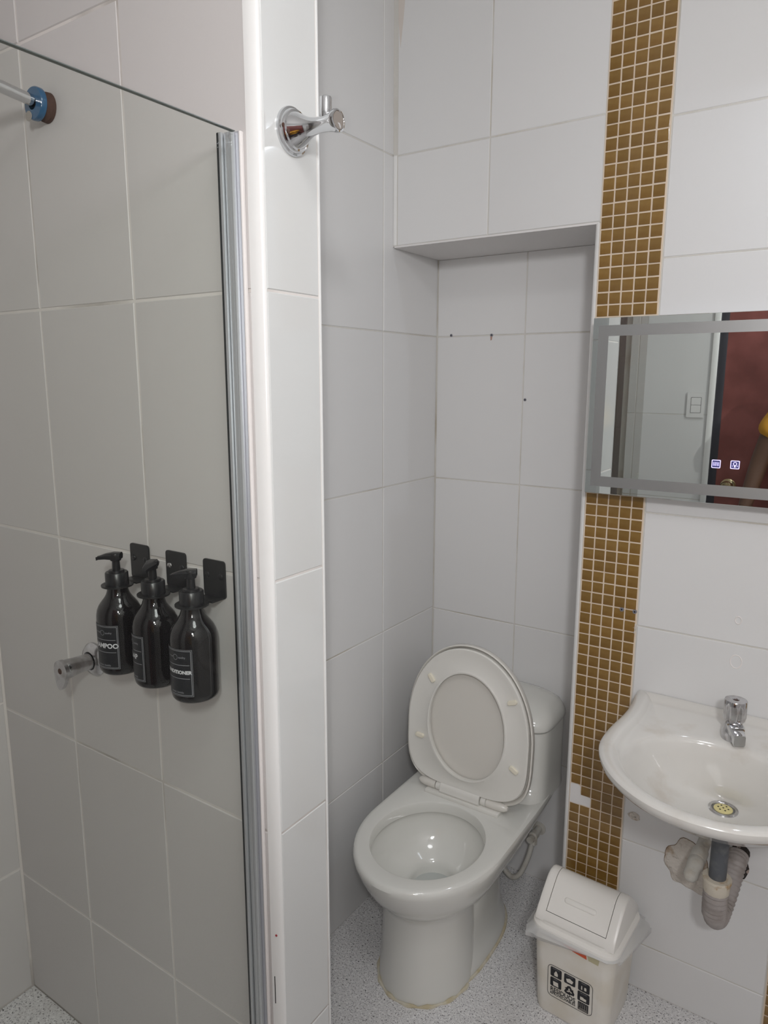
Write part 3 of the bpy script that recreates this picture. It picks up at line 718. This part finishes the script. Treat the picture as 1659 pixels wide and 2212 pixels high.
# bowl rings, matched point by point with the outline
def bowl_ring(cx_, cy_, a, bf, bb, z, e=2.2):
    out = []
    ref = half_out(.038, 0, .022)
    for p in ref:
        t = math.atan2((p.y - 1.335) / .215, (p.x - SX) / .17)
        s = math.sin(t); c = math.cos(t)
        out.append(Vector((cx_ + a * sgnpow(c, 2 / e), cy_ + (bb if s > 0 else bf) * sgnpow(s, 2 / e), z)))
    return out
sr = [bowl_ring(SX, 1.43, .06, .06, .06, -.852), bowl_ring(SX, 1.41, .105, .105, .13, -.822), bowl_ring(SX, 1.375, .135, .140, .185, -.782), half_out(.055, -.742), half_out(.024, -.7215), half_out(.010, -.7150), half_out(.003, -.707), half_out(.0005, -.699), half_out(.0008, -.694), half_out(.004, -.6905), half_out(.010, -.6890), half_out(.020, -.6895, .004), half_out(.027, -.6925, .010), half_out(.033, -.6985, .016), half_out(.038, -.7020, .022)]
nS = len(sr[0])
sr += [bowl_ring(SX, 1.315, .163, .158, .150, -.7045), bowl_ring(SX, 1.315, .158, .152, .142, -.7085), bowl_ring(SX, 1.317, .150, .145, .134, -.718), bowl_ring(SX, 1.325, .139, .128, .124, -.742), bowl_ring(SX, 1.340, .122, .102, .106, -.766, 2.1), bowl_ring(SX + .001, 1.360, .103, .088, .086, -.787, 2.05), bowl_ring(SX + .003, 1.384, .080, .072, .065, -.804, 2), bowl_ring(SX + .006, 1.405, .058, .055, .049, -.8165, 2), bowl_ring(SX + .008, 1.420, .040, .040, .036, -.8245, 2), bowl_ring(SX + .009, 1.428, .0275, .0275, .0275, -.829, 2)]
bs = loft(B(), sr, True, True)
obj('basin', bs, SINKM, sk)
DX, DY, DZ = SX + .009, 1.428, -.829
dn = obj('drain_rim', lathe(B(), (DX, DY, DZ - .001), (0, 0, 1), [(0, .0275), (.0028, .0272), (.0038, .0258), (.0030, .0215), (.0010, .0205)], 36, True, False), CHROMEW, sk)
obj('drain_cup', lathe(B(), (DX, DY, DZ + .0002), (0, 0, 1), [(0, .0208), (.0004, .0206)], 28), mat('drain_grey', (.20, .20, .20), .4, metal=.6), dn)
obj('strainer', lathe(B(), (DX, DY, DZ + .0006), (0, 0, 1), [(0, .0175), (.0012, .0172), (.0022, .014), (.0026, .001)], 28), mat('yellow_strainer', (.66, .58, .28), .5), dn, 'yellowed plastic strainer')
hl = B()
for k in range(7):
    a = k * PI / 3; q = 0 if k == 6 else .0092
    lathe(hl, (DX + q * math.cos(a), DY + q * math.sin(a), DZ + .0028 if k == 6 else DZ + .0026), (0, 0, 1), [(0, .0019), (.0005, .0018)], 10)
obj('strainer_holes', hl, BLACK, dn)['kind'] = 'stuff'
# faucet
fx, fy, fz = -.1595, 1.487, -.6960
fc = thing('basin_tap', 'short chrome push tap standing on the back of the wash basin', 'tap', (fx, fy, fz))
obj('tap_base', lathe(B(), (fx, fy, fz), (0, 0, 1), [(-.0095, .0215), (.004, .0215), (.010, .0195), (.020, .0165), (.027, .0155), (.029, .0140)], 32), CHROMEW, fc)
spt = B()
D = Vector((.42, -.91, 0)).normalized(); S = Vector((-D.y, D.x, 0)); Pz = Vector((fx, fy, fz))
rg = []
for q, wd, zt_, zb_ in ((0, .0155, .027, .006), (.016, .0150, .0265, .007), (.024, .0132, .0225, .005), (.029, .0122, .0190, -.001), (.039, .0116, .0175, -.0055), (.0412, .0105, .0170, -.005)):
    c = Pz + D * q
    rg.append([c + S * wd * x + Vector((0, 0, zb_ + (zt_ - zb_) * y)) for x, y in ((-1, .15), (-.85, 0), (.85, 0), (1, .15), (1, .85), (.8, 1), (-.8, 1), (-1, .85))])
loft(spt, rg); obj('spout', spt, CHROME, fc)
hd = B(); n = 36
def fl(r, z, dep):
    return [Vector((fx + (r - dep * (.5 + .5 * math.cos(6 * (2 * PI * i / n - 1.05))) ** 6) * math.cos(2 * PI * i / n), fy + (r - dep * (.5 + .5 * math.cos(6 * (2 * PI * i / n - 1.05))) ** 6) * math.sin(2 * PI * i / n), fz + z)) for i in range(n)]
n = 72
loft(hd, [fl(.0150, .029, .002), fl(.0195, .0315, .004), fl(.0212, .036, .0042), fl(.0215, .060, .0022), fl(.0212, .072, .0010), fl(.0202, .0738, .0004), fl(.0062, .0738, 0), fl(.0056, .0715, 0)])
obj('push_handle', hd, CHROMEW, fc)
obj('handle_hole', lathe(B(), (fx, fy, fz + .0716), (0, 0, 1), [(0, .0054), (.0004, .005)], 16), RUST, fc)
# waste pipe and hose
wpz = thing('waste_pipe', 'grey waste pipe and corrugated trap hose hanging under the wash basin', 'pipe', (-.157, 1.45, -1.0))
obj('tail_pipe', lathe(B(), (-.157, 1.440, -.845), (0, 0, -1), [(0, .0165), (.195, .0165)], 28), GREYPIPE, wpz)
obj('coupling_nut', lathe(B(), (-.157, 1.440, -.985), (0, 0, -1), [(0, .0235), (.0005, .0275), (.006, .0280), (.008, .0262), (.030, .0250), (.034, .0225), (.036, .020)], 14), CREAMP, wpz, 'cream plastic nut with rusty rim')
pth = spline([(-.157, 1.440, -1.012), (-.157, 1.441, -1.05), (-.156, 1.452, -1.085), (-.153, 1.480, -1.100), (-.148, 1.512, -1.085), (-.142, 1.535, -1.05), (-.138, 1.555, -1.022), (-.136, 1.580, -1.012)], 12)
obj('corrugated_hose', tube(B(), pth, [.0212 + .0011 * math.sin(i * 2.1) + (.0022 if i < 20 else 0) for i in range(len(pth))], 20), HOSE, wpz)
# supply stub
ss = thing('supply_valve', 'capped plastic supply pipe on the plaster patch under the wash basin', 'valve', (-.21, YM, -1.02))
a = Vector((-.203, YM + .001, -1.004)); b = Vector((-.2125, 1.468, -1.032)); dd = (b - a).normalized()
obj('stub_pipe', lathe(B(), a, dd, [(0, .0135), (.034, .0135), (.036, .0165), (.060, .0165), (.063, .0150), (.066, .0165), (.082, .0165), (.086, .0150), (.108, .0148), (.115, .0125), (.119, .0075), (.120, .0005)], 24), PVCPIPE, ss)
obj('hose', tube(B(), spline([a + dd * .02, (-.192, 1.548, -.985), (-.178, 1.53, -.955), (-.170, 1.518, -.91), (-.166, 1.51, -.872)], 6), .0068, 12), PVCPIPE, ss)

# ================================================================= MIRROR
mx0, mx1, mz0, mz1, my = -.4998, .105, -.2422, .1271, 1.530
mr_ = thing('mirror', 'frameless rectangular mirror with a frosted light band above the wash basin', 'mirror', (-.2, YM, mz0))
obj('mirror_body', box(B(), mx0 + .002, mx1 - .002, my + .0045, YM - .0028, mz0 + .002, mz1 - .002), ALU, mr_)
obj('mirror_glass', box(B(), mx0, mx1, my, my + .004, mz0, mz1, .0006, 1), MIRR, mr_, smooth=0)
fb = B(); i0, i1 = .0195, .0415
X0_, X1_, Z0_, Z1_ = mx0 + .0115, mx1 - .0115, mz0 + i0 - .004, mz1 - i0 + .004
X2_, X3_, Z2_, Z3_ = mx0 + .0330, mx1 - .0330, mz0 + i1 - .004, mz1 - i1 + .004
for q in ((X0_, X1_, Z3_, Z1_), (X0_, X1_, Z0_, Z2_), (X0_, X2_, Z2_, Z3_), (X3_, X1_, Z2_, Z3_)): box(fb, q[0], q[1], my - .0004, my - .0001, q[2], q[3])
obj('frosted_band', fb, FROST, mr_, 'frosted light band', smooth=0)
def icon(x, z, kind):
    f = lambda u, v, h: Vector((x + u, my - h, z + v))
    g = B(); s = .0082
    o_ = rrect(2 * s, 2 * s, .0018, 4); i_ = rrect(2 * s - .0028, 2 * s - .0028, .0008, 4)
    loft(g, [[f(u, v, .0003) for u, v in o_], [f(u, v, .0007) for u, v in o_], [f(u, v, .0007) for u, v in i_], [f(u, v, .0003) for u, v in i_]], False, False)
    if kind == 0:
        pts = []
        for k in range(6):
            u = -.0048 + .0019 * k
            pts += [(u, -.0036 if k % 2 else .0036), (u, .0036 if k % 2 else -.0036)]
        pts = [Vector(f(u, v, .0006)) for u, v in pts]
        tube(g, pts, .00045, 6)
    else:
        loft(g, [[f(r_ * math.cos(t * PI / 12), .0018 + r_ * math.sin(t * PI / 12), hh) for t in range(24)] for r_, hh in ((.0036, .0003), (.0036, .0007), (.0024, .0007), (.0024, .0003))], False, False)
        box(g, x - .0014, x + .0014, my - .0007, my - .0003, z - .0052, z - .0016)
        merge(g, text_bm('Y', .0048, lambda u, v, h: f(u - .0042, v - .0045, .0006))); merge(g, text_bm('P', .0048, lambda u, v, h: f(u + .0042, v - .0045, .0006)))
    pad = obj('touch_button', poly_plate(B(), rrect(2 * s - .001, 2 * s - .001, .0015, 4), f, .0001, .0003), GLYPHB, mr_, 'lit touch button')
    obj('lit_symbol', g, GLYPH, pad, smooth=0)
icon(-.2402, -.1628, 0); icon(-.2062, -.1624, 1)

# ================================================================= BIN
BX, BY, YAW = -.421, 1.4705, math.radians(-3.0)
cb, sb_ = math.cos(YAW), math.sin(YAW)
def bw(u, v, z): return Vector((BX + u * cb - v * sb_, BY + u * sb_ + v * cb, z))
bn = thing('trash_bin', 'small cream plastic swing-top bin with recycling sticker below the mosaic strip', 'bin', (BX, BY, FZ))
def br(w_, d_, r_, z): return [bw(u, v, z) for u, v in rrect(w_, d_, r_, 8)]
obj('body', loft(B(), [br(.160, .150, .022, FZ), br(.168, .158, .024, FZ + .003), br(.172, .162, .026, FZ + .012), br(.190, .180, .028, -1.228), br(.186, .176, .026, -1.228), br(.165, .155, .024, FZ + .01)], True, True), BINM, bn)
lb = B()
loft(lb, [br(.196, .186, .030, -1.236), br(.201, .191, .032, -1.234), br(.202, .192, .033, -1.226), br(.200, .190, .033, -1.221), br(.192, .182, .032, -1.218), br(.184, .174, .031, -1.2165), br(.182, .172, .031, -1.210)], False, False)
# hood: two end cheeks and the arch between them, front opening filled by the flap
def hood(u, s):   # cross-section (v, z) of the arch scaled by s
    P = [(-.084, -1.213), (-.082, -1.203), (-.072, -1.190), (-.054, -1.171), (-.034, -1.151), (-.020, -1.138), (-.008, -1.1325), (.008, -1.1325), (.020, -1.138), (.034, -1.151), (.054, -1.171), (.072, -1.190), (.082, -1.203), (.084, -1.213)]
    return [bw(u, v * (1 - .02 * s), -1.213 + (z_ + 1.213) * (1 - .06 * s)) for v, z_ in P]
us = [(-.0915, 1.5), (-.0908, .7), (-.0885, .2), (-.083, 0), (-.0700, 0)]
for sg in (1, -1):
    loft(lb, [hood(sg * u, s) for u, s in us], True, True)
# rails above and below the flap
for vv in (-1, 1):
    loft(lb, [[bw(u, vv * v, z_) for v, z_ in ((.0835, -1.213), (.0825, -1.204), (.0745, -1.1925), (.0700, -1.198), (.076, -1.213))] for u in (-.0702, .0702)], True, True)
obj('lid_hood', lb, BINL, bn)
fp = B(); P = [(-.0728, -1.1925), (-.054, -1.1722), (-.034, -1.1518), (-.019, -1.1380), (-.007, -1.1332), (.007, -1.1332), (.019, -1.1380), (.034, -1.1518), (.054, -1.1722), (.0728, -1.1925)]
fpi = [(v * .94, z_ - .004) for v, z_ in reversed(P)]
loft(fp, [[bw(u, v, z_) for v, z_ in P + fpi] for u in (-.0685, .0685)], True, True)
flap = obj('swing_flap', fp, BINL, bn)
nr = Vector((0, -.70, .714)); mid = Vector((-.0470, -1.1655))
gr = B(); rings = []
for w_, l_, h in ((.0065, .0375, -.0005), (.0062, .0372, .0010), (.0050, .036, .0024), (.0025, .033, .0030)):
    rings.append([bw(x, mid.x + y * .714 - h * .70, mid.y + y * .70 + h * .714) for x, y in rrect(2 * l_, 2 * w_, w_ * .96, 6)])
loft(gr, rings); obj('grip_ridge', gr, BINL, flap)
# sticker on the front
def fr_(u, v, h):   # on the slanted front face
    z_ = v
    d = .0810 + (.090 - .081) * (z_ - FZ - .012) / (-1.228 - FZ - .012)
    return bw(u, -d - h - .0003, z_)
SXc, SZc, SW, SH = .0000, -1.3535, .1060, .0850
stp = B(); o_ = rrect(SW, SH, .0115, 6); i_ = rrect(SW - .0020, SH - .0020, .0105, 6)
f2 = lambda u, v, h: fr_(SXc + u, SZc + v, h)
loft(stp, [[f2(u, v, .0002) for u, v in o_], [f2(u, v, .0005) for u, v in o_], [f2(u, v, .0005) for u, v in i_], [f2(u, v, .0002) for u, v in i_]], False, False)
stk = obj('sticker', stp, INKB, bn, 'printed recycling sticker', smooth=0)
ink = B(); wht = B(); WTX = B()
def pad_(u, v, w_=.0265, h_=.0245, r_=.003):
    poly_plate(ink, [(a + u, b + v) for a, b in rrect(w_, h_, r_, 3)], f2, .0002, .0005)
def wpoly(pts, u, v): poly_plate(wht, [(a + u, b + v) for a, b in pts], f2, .0005, .0008)
Cx = (-.0330, -.0005, .0325)
pad_(Cx[0], .0255); pad_(Cx[1], .0255); pad_(Cx[2], .0255); pad_(Cx[0], -.0015, .0265, .0235); pad_(Cx[2], -.0015, .0275, .0250)
wpoly([(-.004, -.0085), (.004, -.0085), (.0045, -.002), (.002, .0025), (.0015, .0045), (-.0015, .0045), (-.002, .0025), (-.0045, -.002)], Cx[0], .0255)          # bottle
wpoly([(-.0085, -.001), (-.006, -.0085), (.006, -.0085), (.0085, -.001), (.0045, .0005), (0, .003), (-.0045, .0005)], Cx[1], .0265)                                   # box
wpoly([(-.006, -.008), (-.0035, -.008), (-.0035, -.0015), (-.004, .002), (-.0055, .002), (-.006, -.0015)], Cx[2], .0255); wpoly([(.001, -.007), (.006, -.007), (.006, -.001), (.0048, .0015), (.001, .0005)], Cx[2], .0255)   # glass
wpoly([(-.0055, -.0085), (.0065, -.0085), (.0055, .0025), (-.0065, .0025)], Cx[0], -.0015)                                                                           # paper
wpoly([(-.0075, -.0085), (.0065, -.0085), (.0065, -.002), (.0015, -.002), (-.001, .0), (-.0075, -.0005)], Cx[2], -.0015)                                               # can
# three bent arrows
def rot(p, a): return (p[0] * math.cos(a) - p[1] * math.sin(a), p[0] * math.sin(a) + p[1] * math.cos(a))
for k in range(3):
    a = k * 2 * PI / 3; sc_ = .0138
    body = [(-.62, .28), (-.30, .84), (.10, .98), (.46, .42), (.18, .24), (-.05, .58), (-.28, .12)]
    head = [(.66, .54), (-.02, .16), (.62, -.06)]
    for pl_ in (body, head):
        poly_plate(ink, [(x * sc_ + Cx[1], y * sc_ - .0040) for x, y in [rot(p, a) for p in pl_]], f2, .0002, .0005)
# block with the maker's mark, left as plain lines
poly_plate(ink, [(u + .0325, v - .0275) for u, v in rrect(.0240, .0215, .0006, 2)], f2, .0002, .0005)
for i in range(5): wpoly([(-.0095 + .0045 * i, -.003), (-.0091 + .0045 * i, -.003), (-.0091 + .0045 * i, .0085), (-.0095 + .0045 * i, .0085)], .0325, -.0275)
for i in range(2): wpoly([(-.010, -.0055 - .003 * i), (.010, -.0055 - .003 * i), (.010, -.0051 - .003 * i), (-.010, -.0051 - .003 * i)], .0325, -.0275)
merge(ink, text_bm('RESIDUOS', .0165, lambda u, v, h: f2(u - .0160, v - .0275, .0004), sx=.80, bold=.00035))
merge(ink, text_bm('APROVECHABLES', .0108, lambda u, v, h: f2(u - .0160, v - .0360, .0004), sx=.72, bold=.00022))
obj('sticker_print', ink, INKB, stk, smooth=0)
for s_, u, v in (('PLASTICO', Cx[0], .0335), ('CARTON', Cx[1], .0335), ('VIDRIO', Cx[2], .0335), ('PAPEL', Cx[0], .0058), ('METALES', Cx[2], .0065)):
    merge(WTX, text_bm(s_, .0038, lambda a, b, h, u=u, v=v: f2(a + u, b + v, .0007)))
obj('sticker_lettering', WTX, INKD, stk, smooth=0)['kind'] = 'stuff'
obj('sticker_pictograms', wht, mat('ink_cream', (.68, .64, .57), .5), stk, smooth=0)
obj('rim_sticker', poly_plate(B(), [(-.022, -1.2400), (.034, -1.2400), (.036, -1.2525), (.004, -1.2490)], fr_, .0002, .0006), ORANGE, bn, 'torn orange sticker')
obj('rim_sticker', poly_plate(B(), [(-.060, -1.2400), (-.022, -1.2400), (-.006, -1.2480), (-.050, -1.2450)], fr_, .0002, .0005), PALEST, bn, 'torn faded sticker')
obj('rim_sticker', poly_plate(B(), [(.037, -1.2400), (.064, -1.2400), (.062, -1.2540), (.040, -1.2530)], fr_, .0002, .0005), mat('olive_sticker', (.52, .47, .30), .5), bn, 'torn olive sticker')
# bag
bg = B(); rings = []; npt = len(rrect(1, 1, .1, 10))
rnd = random.Random(3); ph = [rnd.uniform(0, 6.28) for _ in range(6)]
def frill(k): return math.sin(k * .9 + ph[0]) * .4 + math.sin(k * 1.7 + ph[1]) * .3 + math.sin(k * .37 + ph[2]) * .6
for (grow, z_, amp, zamp) in ((.004, -1.224, .000, 0), (.010, -1.230, .001, .001), (.016, -1.242, .006, .004), (.012, -1.252, .008, .008), (.005, -1.262, .004, .012)):
    rr = rrect(.196 + 2 * grow * .6, .186 + 2 * grow * .6, .034, 10)
    ring = []
    for k, (u, v) in enumerate(rr):
        l_ = math.hypot(u, v); side = 1.0 + .9 * abs(u) / .1 * (1 if v > -.06 else .35)
        q = amp * (frill(k) + .5) * side * .7
        fr0_ = max(0, min(1, (-v - .05) / .03)) * max(0, min(1, (.16 - u) / .03)) * max(0, min(1, (u + .060) / .03))
        zz = z_ + zamp * frill(k + 3) * (1 if abs(u) > .06 else .5)
        zz = zz + (-1.226 - zz) * .75 * fr0_; q = q * (1 - fr0_) - .004 * fr0_
        if u < -.09 and z_ < -1.235: q += .008
        if u > .09 and v > -.04 and z_ < -1.235: q += .009
        ring.append(bw(u * (1 + q / l_), v * (1 + q / l_) if v < .088 else min(v * (1 + q / l_), .106), zz))
    rings.append(ring)
loft(bg, rings, False, False)
bago = obj('bin_bag', bg, MATS['bag']); bago['label'] = 'thin translucent plastic bag folded over the rim of the cream bin'; bago['category'] = 'bag'

# ================================================================= PERSON (seen in the mirror)
pe = thing('person', 'person in yellow t-shirt and dark shorts holding up a phone before the red door', 'person', (-.12, -.33, FZ))
def skin(name, verts, edges, rad, root, mt, parent, levels=2, extra=None, keep=True):
    me = bpy.data.meshes.new(name); me.from_pydata([Vector(v) for v in verts], edges, [])
    o = bpy.data.objects.new(name, me); COL.objects.link(o)
    md = o.modifiers.new('Skin', 'SKIN'); md.use_smooth_shade = True
    sv_ = me.skin_vertices[0].data
    for i, r in enumerate(rad):
        sv_[i].radius = (r, r) if not isinstance(r, tuple) else r; sv_[i].use_root = (i == root)
    sd = o.modifiers.new('Sub', 'SUBSURF'); sd.levels = levels; sd.render_levels = levels
    dg = bpy.context.evaluated_depsgraph_get()
    res = bpy.data.meshes.new_from_object(o.evaluated_get(dg))
    bm = bmesh.new(); bm.from_mesh(res)
    bpy.data.objects.remove(o); bpy.data.meshes.remove(me); bpy.data.meshes.remove(res)
    return bm
PX, PY = -.12, -.34
V = {}; E = []; Rr = []; names = []
def j(n, x, y, z, r, par=None):
    V[n] = len(names); names.append((PX + x, PY + y, z)); Rr.append(r)
    if par: E.append((V[par], V[n]))
j('pelvis', 0, 0, -.60, (.135, .105)); j('waist', 0, 0, -.44, (.125, .095), 'pelvis'); j('chest', 0, .005, -.25, (.145, .105), 'waist'); j('upper', 0, 0, -.13, (.115, .085), 'chest'); j('neck', 0, .005, -.055, (.055, .055), 'upper'); j('jaw', 0, .02, .02, (.056, .066), 'neck'); j('head', 0, .015, .09, (.076, .094), 'jaw'); j('crown', 0, .005, .155, (.066, .080), 'head')
j('sl', -.155, 0, -.115, .052, 'upper'); j('ul', -.205, .005, -.21, .048, 'sl'); j('el', -.245, .0, -.345, .040, 'ul'); j('fl', -.268, .02, -.46, .034, 'el'); j('wl', -.288, .045, -.575, .025, 'fl'); j('hl', -.296, .055, -.655, (.034, .018), 'wl')
j('sr', .155, 0, -.115, .052, 'upper'); j('ur', .195, .04, -.21, .048, 'sr'); j('er', .215, .11, -.30, .040, 'ur'); j('frr', .185, .20, -.20, .034, 'er'); j('wr', .150, .285, -.095, .025, 'frr'); j('hr', .140, .315, -.045, (.018, .034), 'wr')
for s, k in ((-1, 'L'), (1, 'R')):
    j('hip' + k, s * .085, 0, -.68, .092, 'pelvis'); j('thigh' + k, s * .095, .01, -.83, .080, 'hip' + k); j('knee' + k, s * .10, .02, -1.00, .056, 'thigh' + k); j('calf' + k, s * .102, .0, -1.13, .054, 'knee' + k); j('ank' + k, s * .105, -.005, -1.355, .034, 'calf' + k); j('foot' + k, s * .115, .09, -1.405, (.042, .030), 'ank' + k)
body = skin('body', names, E, Rr, 0, SKIN, pe)
def fingers(base, fwd, side, flat, curl):
    bm = B()
    for k, (off, ln) in enumerate(((-.027, .068), (-.009, .078), (.009, .074), (.026, .058))):
        p = Vector(base) + side * off; d = Vector(fwd); pts = [p]; rads = [.0085]
        for q in range(3):
            d = (d + flat * curl * (.6 + .3 * q)).normalized(); p = p + d * ln / 3; pts.append(p); rads.append(.0082 - .001 * q)
        merge(bm, skin('finger', pts, [(0, 1), (1, 2), (2, 3)], rads, 0, SKIN, None, 1))
    p = Vector(base) - side * .028 - Vector(fwd) * .055; pts = [p]; d = (Vector(fwd) * .8 - side * .75).normalized()
    for q in range(3): p = p + d * .022; pts.append(p); d = (d + flat * curl * .5 + side * .25).normalized()
    return merge(bm, skin('thumb', pts, [(0, 1), (1, 2), (2, 3)], [.012, .011, .0095, .008], 0, SKIN, None, 1))
hl_ = Vector(names[V['hl']]); merge(body, fingers(hl_ + Vector((0, 0, -.012)), Vector((-.05, .06, -1)).normalized(), Vector((.2, -1, 0)).normalized(), Vector((1, .2, 0)), .35))
hr_ = Vector(names[V['hr']]); merge(body, fingers(hr_ + Vector((-.004, .006, .018)), Vector((-.75, .25, .6)).normalized(), Vector((.5, .1, .85)).normalized(), Vector((-.3, -.95, .1)), .30))
hx, hy, hz = PX, PY + .015, .09
for s in (-1, 1): ball(body, (hx + s * .078, hy - .005, hz - .005), .028, 12, 8, (.35, .6, 1.1))
nm = B(); rings = []
for q, w_, z_ in ((.086, .008, .035), (.098, .010, .015), (.112, .016, -.008), (.100, .017, -.018), (.088, .010, -.022)):
    rings.append([Vector((hx + w_ * math.cos(t * PI / 5), hy + q + .006 * math.sin(t * PI / 5), hz + z_ + .002 * math.sin(t))) for t in range(10)])
merge(body, loft(nm, rings))
obj('body', body, SKIN, pe)
for s in (-1, 1):
    ey = B(); ball(ey, (hx + s * .031, hy + .078, hz + .020), .0105, 14, 10); e_ = obj('eye', ey, EYEW, pe)
    pu = B(); ball(pu, (hx + s * .031, hy + .0860, hz + .0195), .0052, 12, 8, (1, .7, 1)); obj('pupil', pu, BLACKP, e_)
    bwm = B(); tube(bwm, [(hx + s * .014, hy + .092, hz + .040), (hx + s * .030, hy + .091, hz + .046), (hx + s * .048, hy + .080, hz + .040)], .0035, 8); obj('eyebrow', bwm, HAIR, pe)
mo = B(); tube(mo, [(hx - .024, hy + .083, hz - .047), (hx - .008, hy + .094, hz - .044), (hx + .008, hy + .094, hz - .044), (hx + .024, hy + .083, hz - .047)], [.003, .006, .006, .003], 8); obj('mouth', mo, LIPM, pe)
hb_ = B(); ball(hb_, (hx, hy - .014, hz + .045), .1, 24, 16, (.87, 1.02, .90))
for v in list(hb_.verts):
    if v.co.y > hy + .055 and v.co.z < hz + .075: v.co.y = hy + .045
    if v.co.z < hz - .045: v.co.z = hz - .045
obj('hair', hb_, HAIR, pe)
def clothed(keys, grow, root, extra=()):
    idx = {k: i for i, k in enumerate(keys)}; vs = [names[V[k]] for k in keys]; es = []
    for a, b in E:
        ka = [k for k in keys if V[k] == a]; kb = [k for k in keys if V[k] == b]
        if ka and kb: es.append((idx[ka[0]], idx[kb[0]]))
    rd = []
    for k in keys:
        r = Rr[V[k]]; rd.append((r[0] + grow, r[1] + grow) if isinstance(r, tuple) else r + grow)
    return vs, es, rd
vs, es, rd = clothed(['pelvis', 'waist', 'chest', 'upper', 'sl', 'ul', 'sr', 'ur'], .017, 0)
vs[0] = (PX, PY, -.685); rd[0] = (.160, .126)
vs[5] = tuple(Vector(vs[5]) + Vector((-.018, 0, -.040))); rd[5] = .072; rd[7] = .066
obj('t_shirt', skin('shirt', vs, es, rd, 0, SHIRT, pe), SHIRT, pe, 'yellow t-shirt')
vs, es, rd = clothed(['pelvis', 'hipL', 'thighL', 'hipR', 'thighR'], .016, 0)
vs.append((PX, PY, -.50)); rd.append((.130, .100)); es.append((0, len(vs) - 1))
for q in (2, 4): vs[q] = (vs[q][0], vs[q][1], -.95); rd[q] = .088
obj('shorts', skin('shorts', vs, es, rd, 0, SHORTS, pe), SHORTS, pe, 'dark shorts')
for s in (-1, 1):
    sh = B(); pts = [(u * .5, v) for u, v in rrect(.19, .27, .09, 8)]
    loft(sh, [[Vector((PX + s * .112 + u * f_, PY + .045 + v * f_, z_)) for u, v in pts] for f_, z_ in ((1, FZ + .002), (1.02, FZ + .02), (.95, FZ + .05), (.55, FZ + .085))])
    obj('shoe', sh, SHOE, pe)
# phone held up at the lens
ph_ = thing('phone', 'black phone held upright in the raised hand of the person', 'phone', (0, 0, 0))
Rm = Matrix(RC)
pm = B(); box(pm, -.052, .024, -.115, .045, .004, .012, .003)
for v in pm.verts: v.co = Rm @ v.co
obj('phone_case', pm, PHONE, ph_)
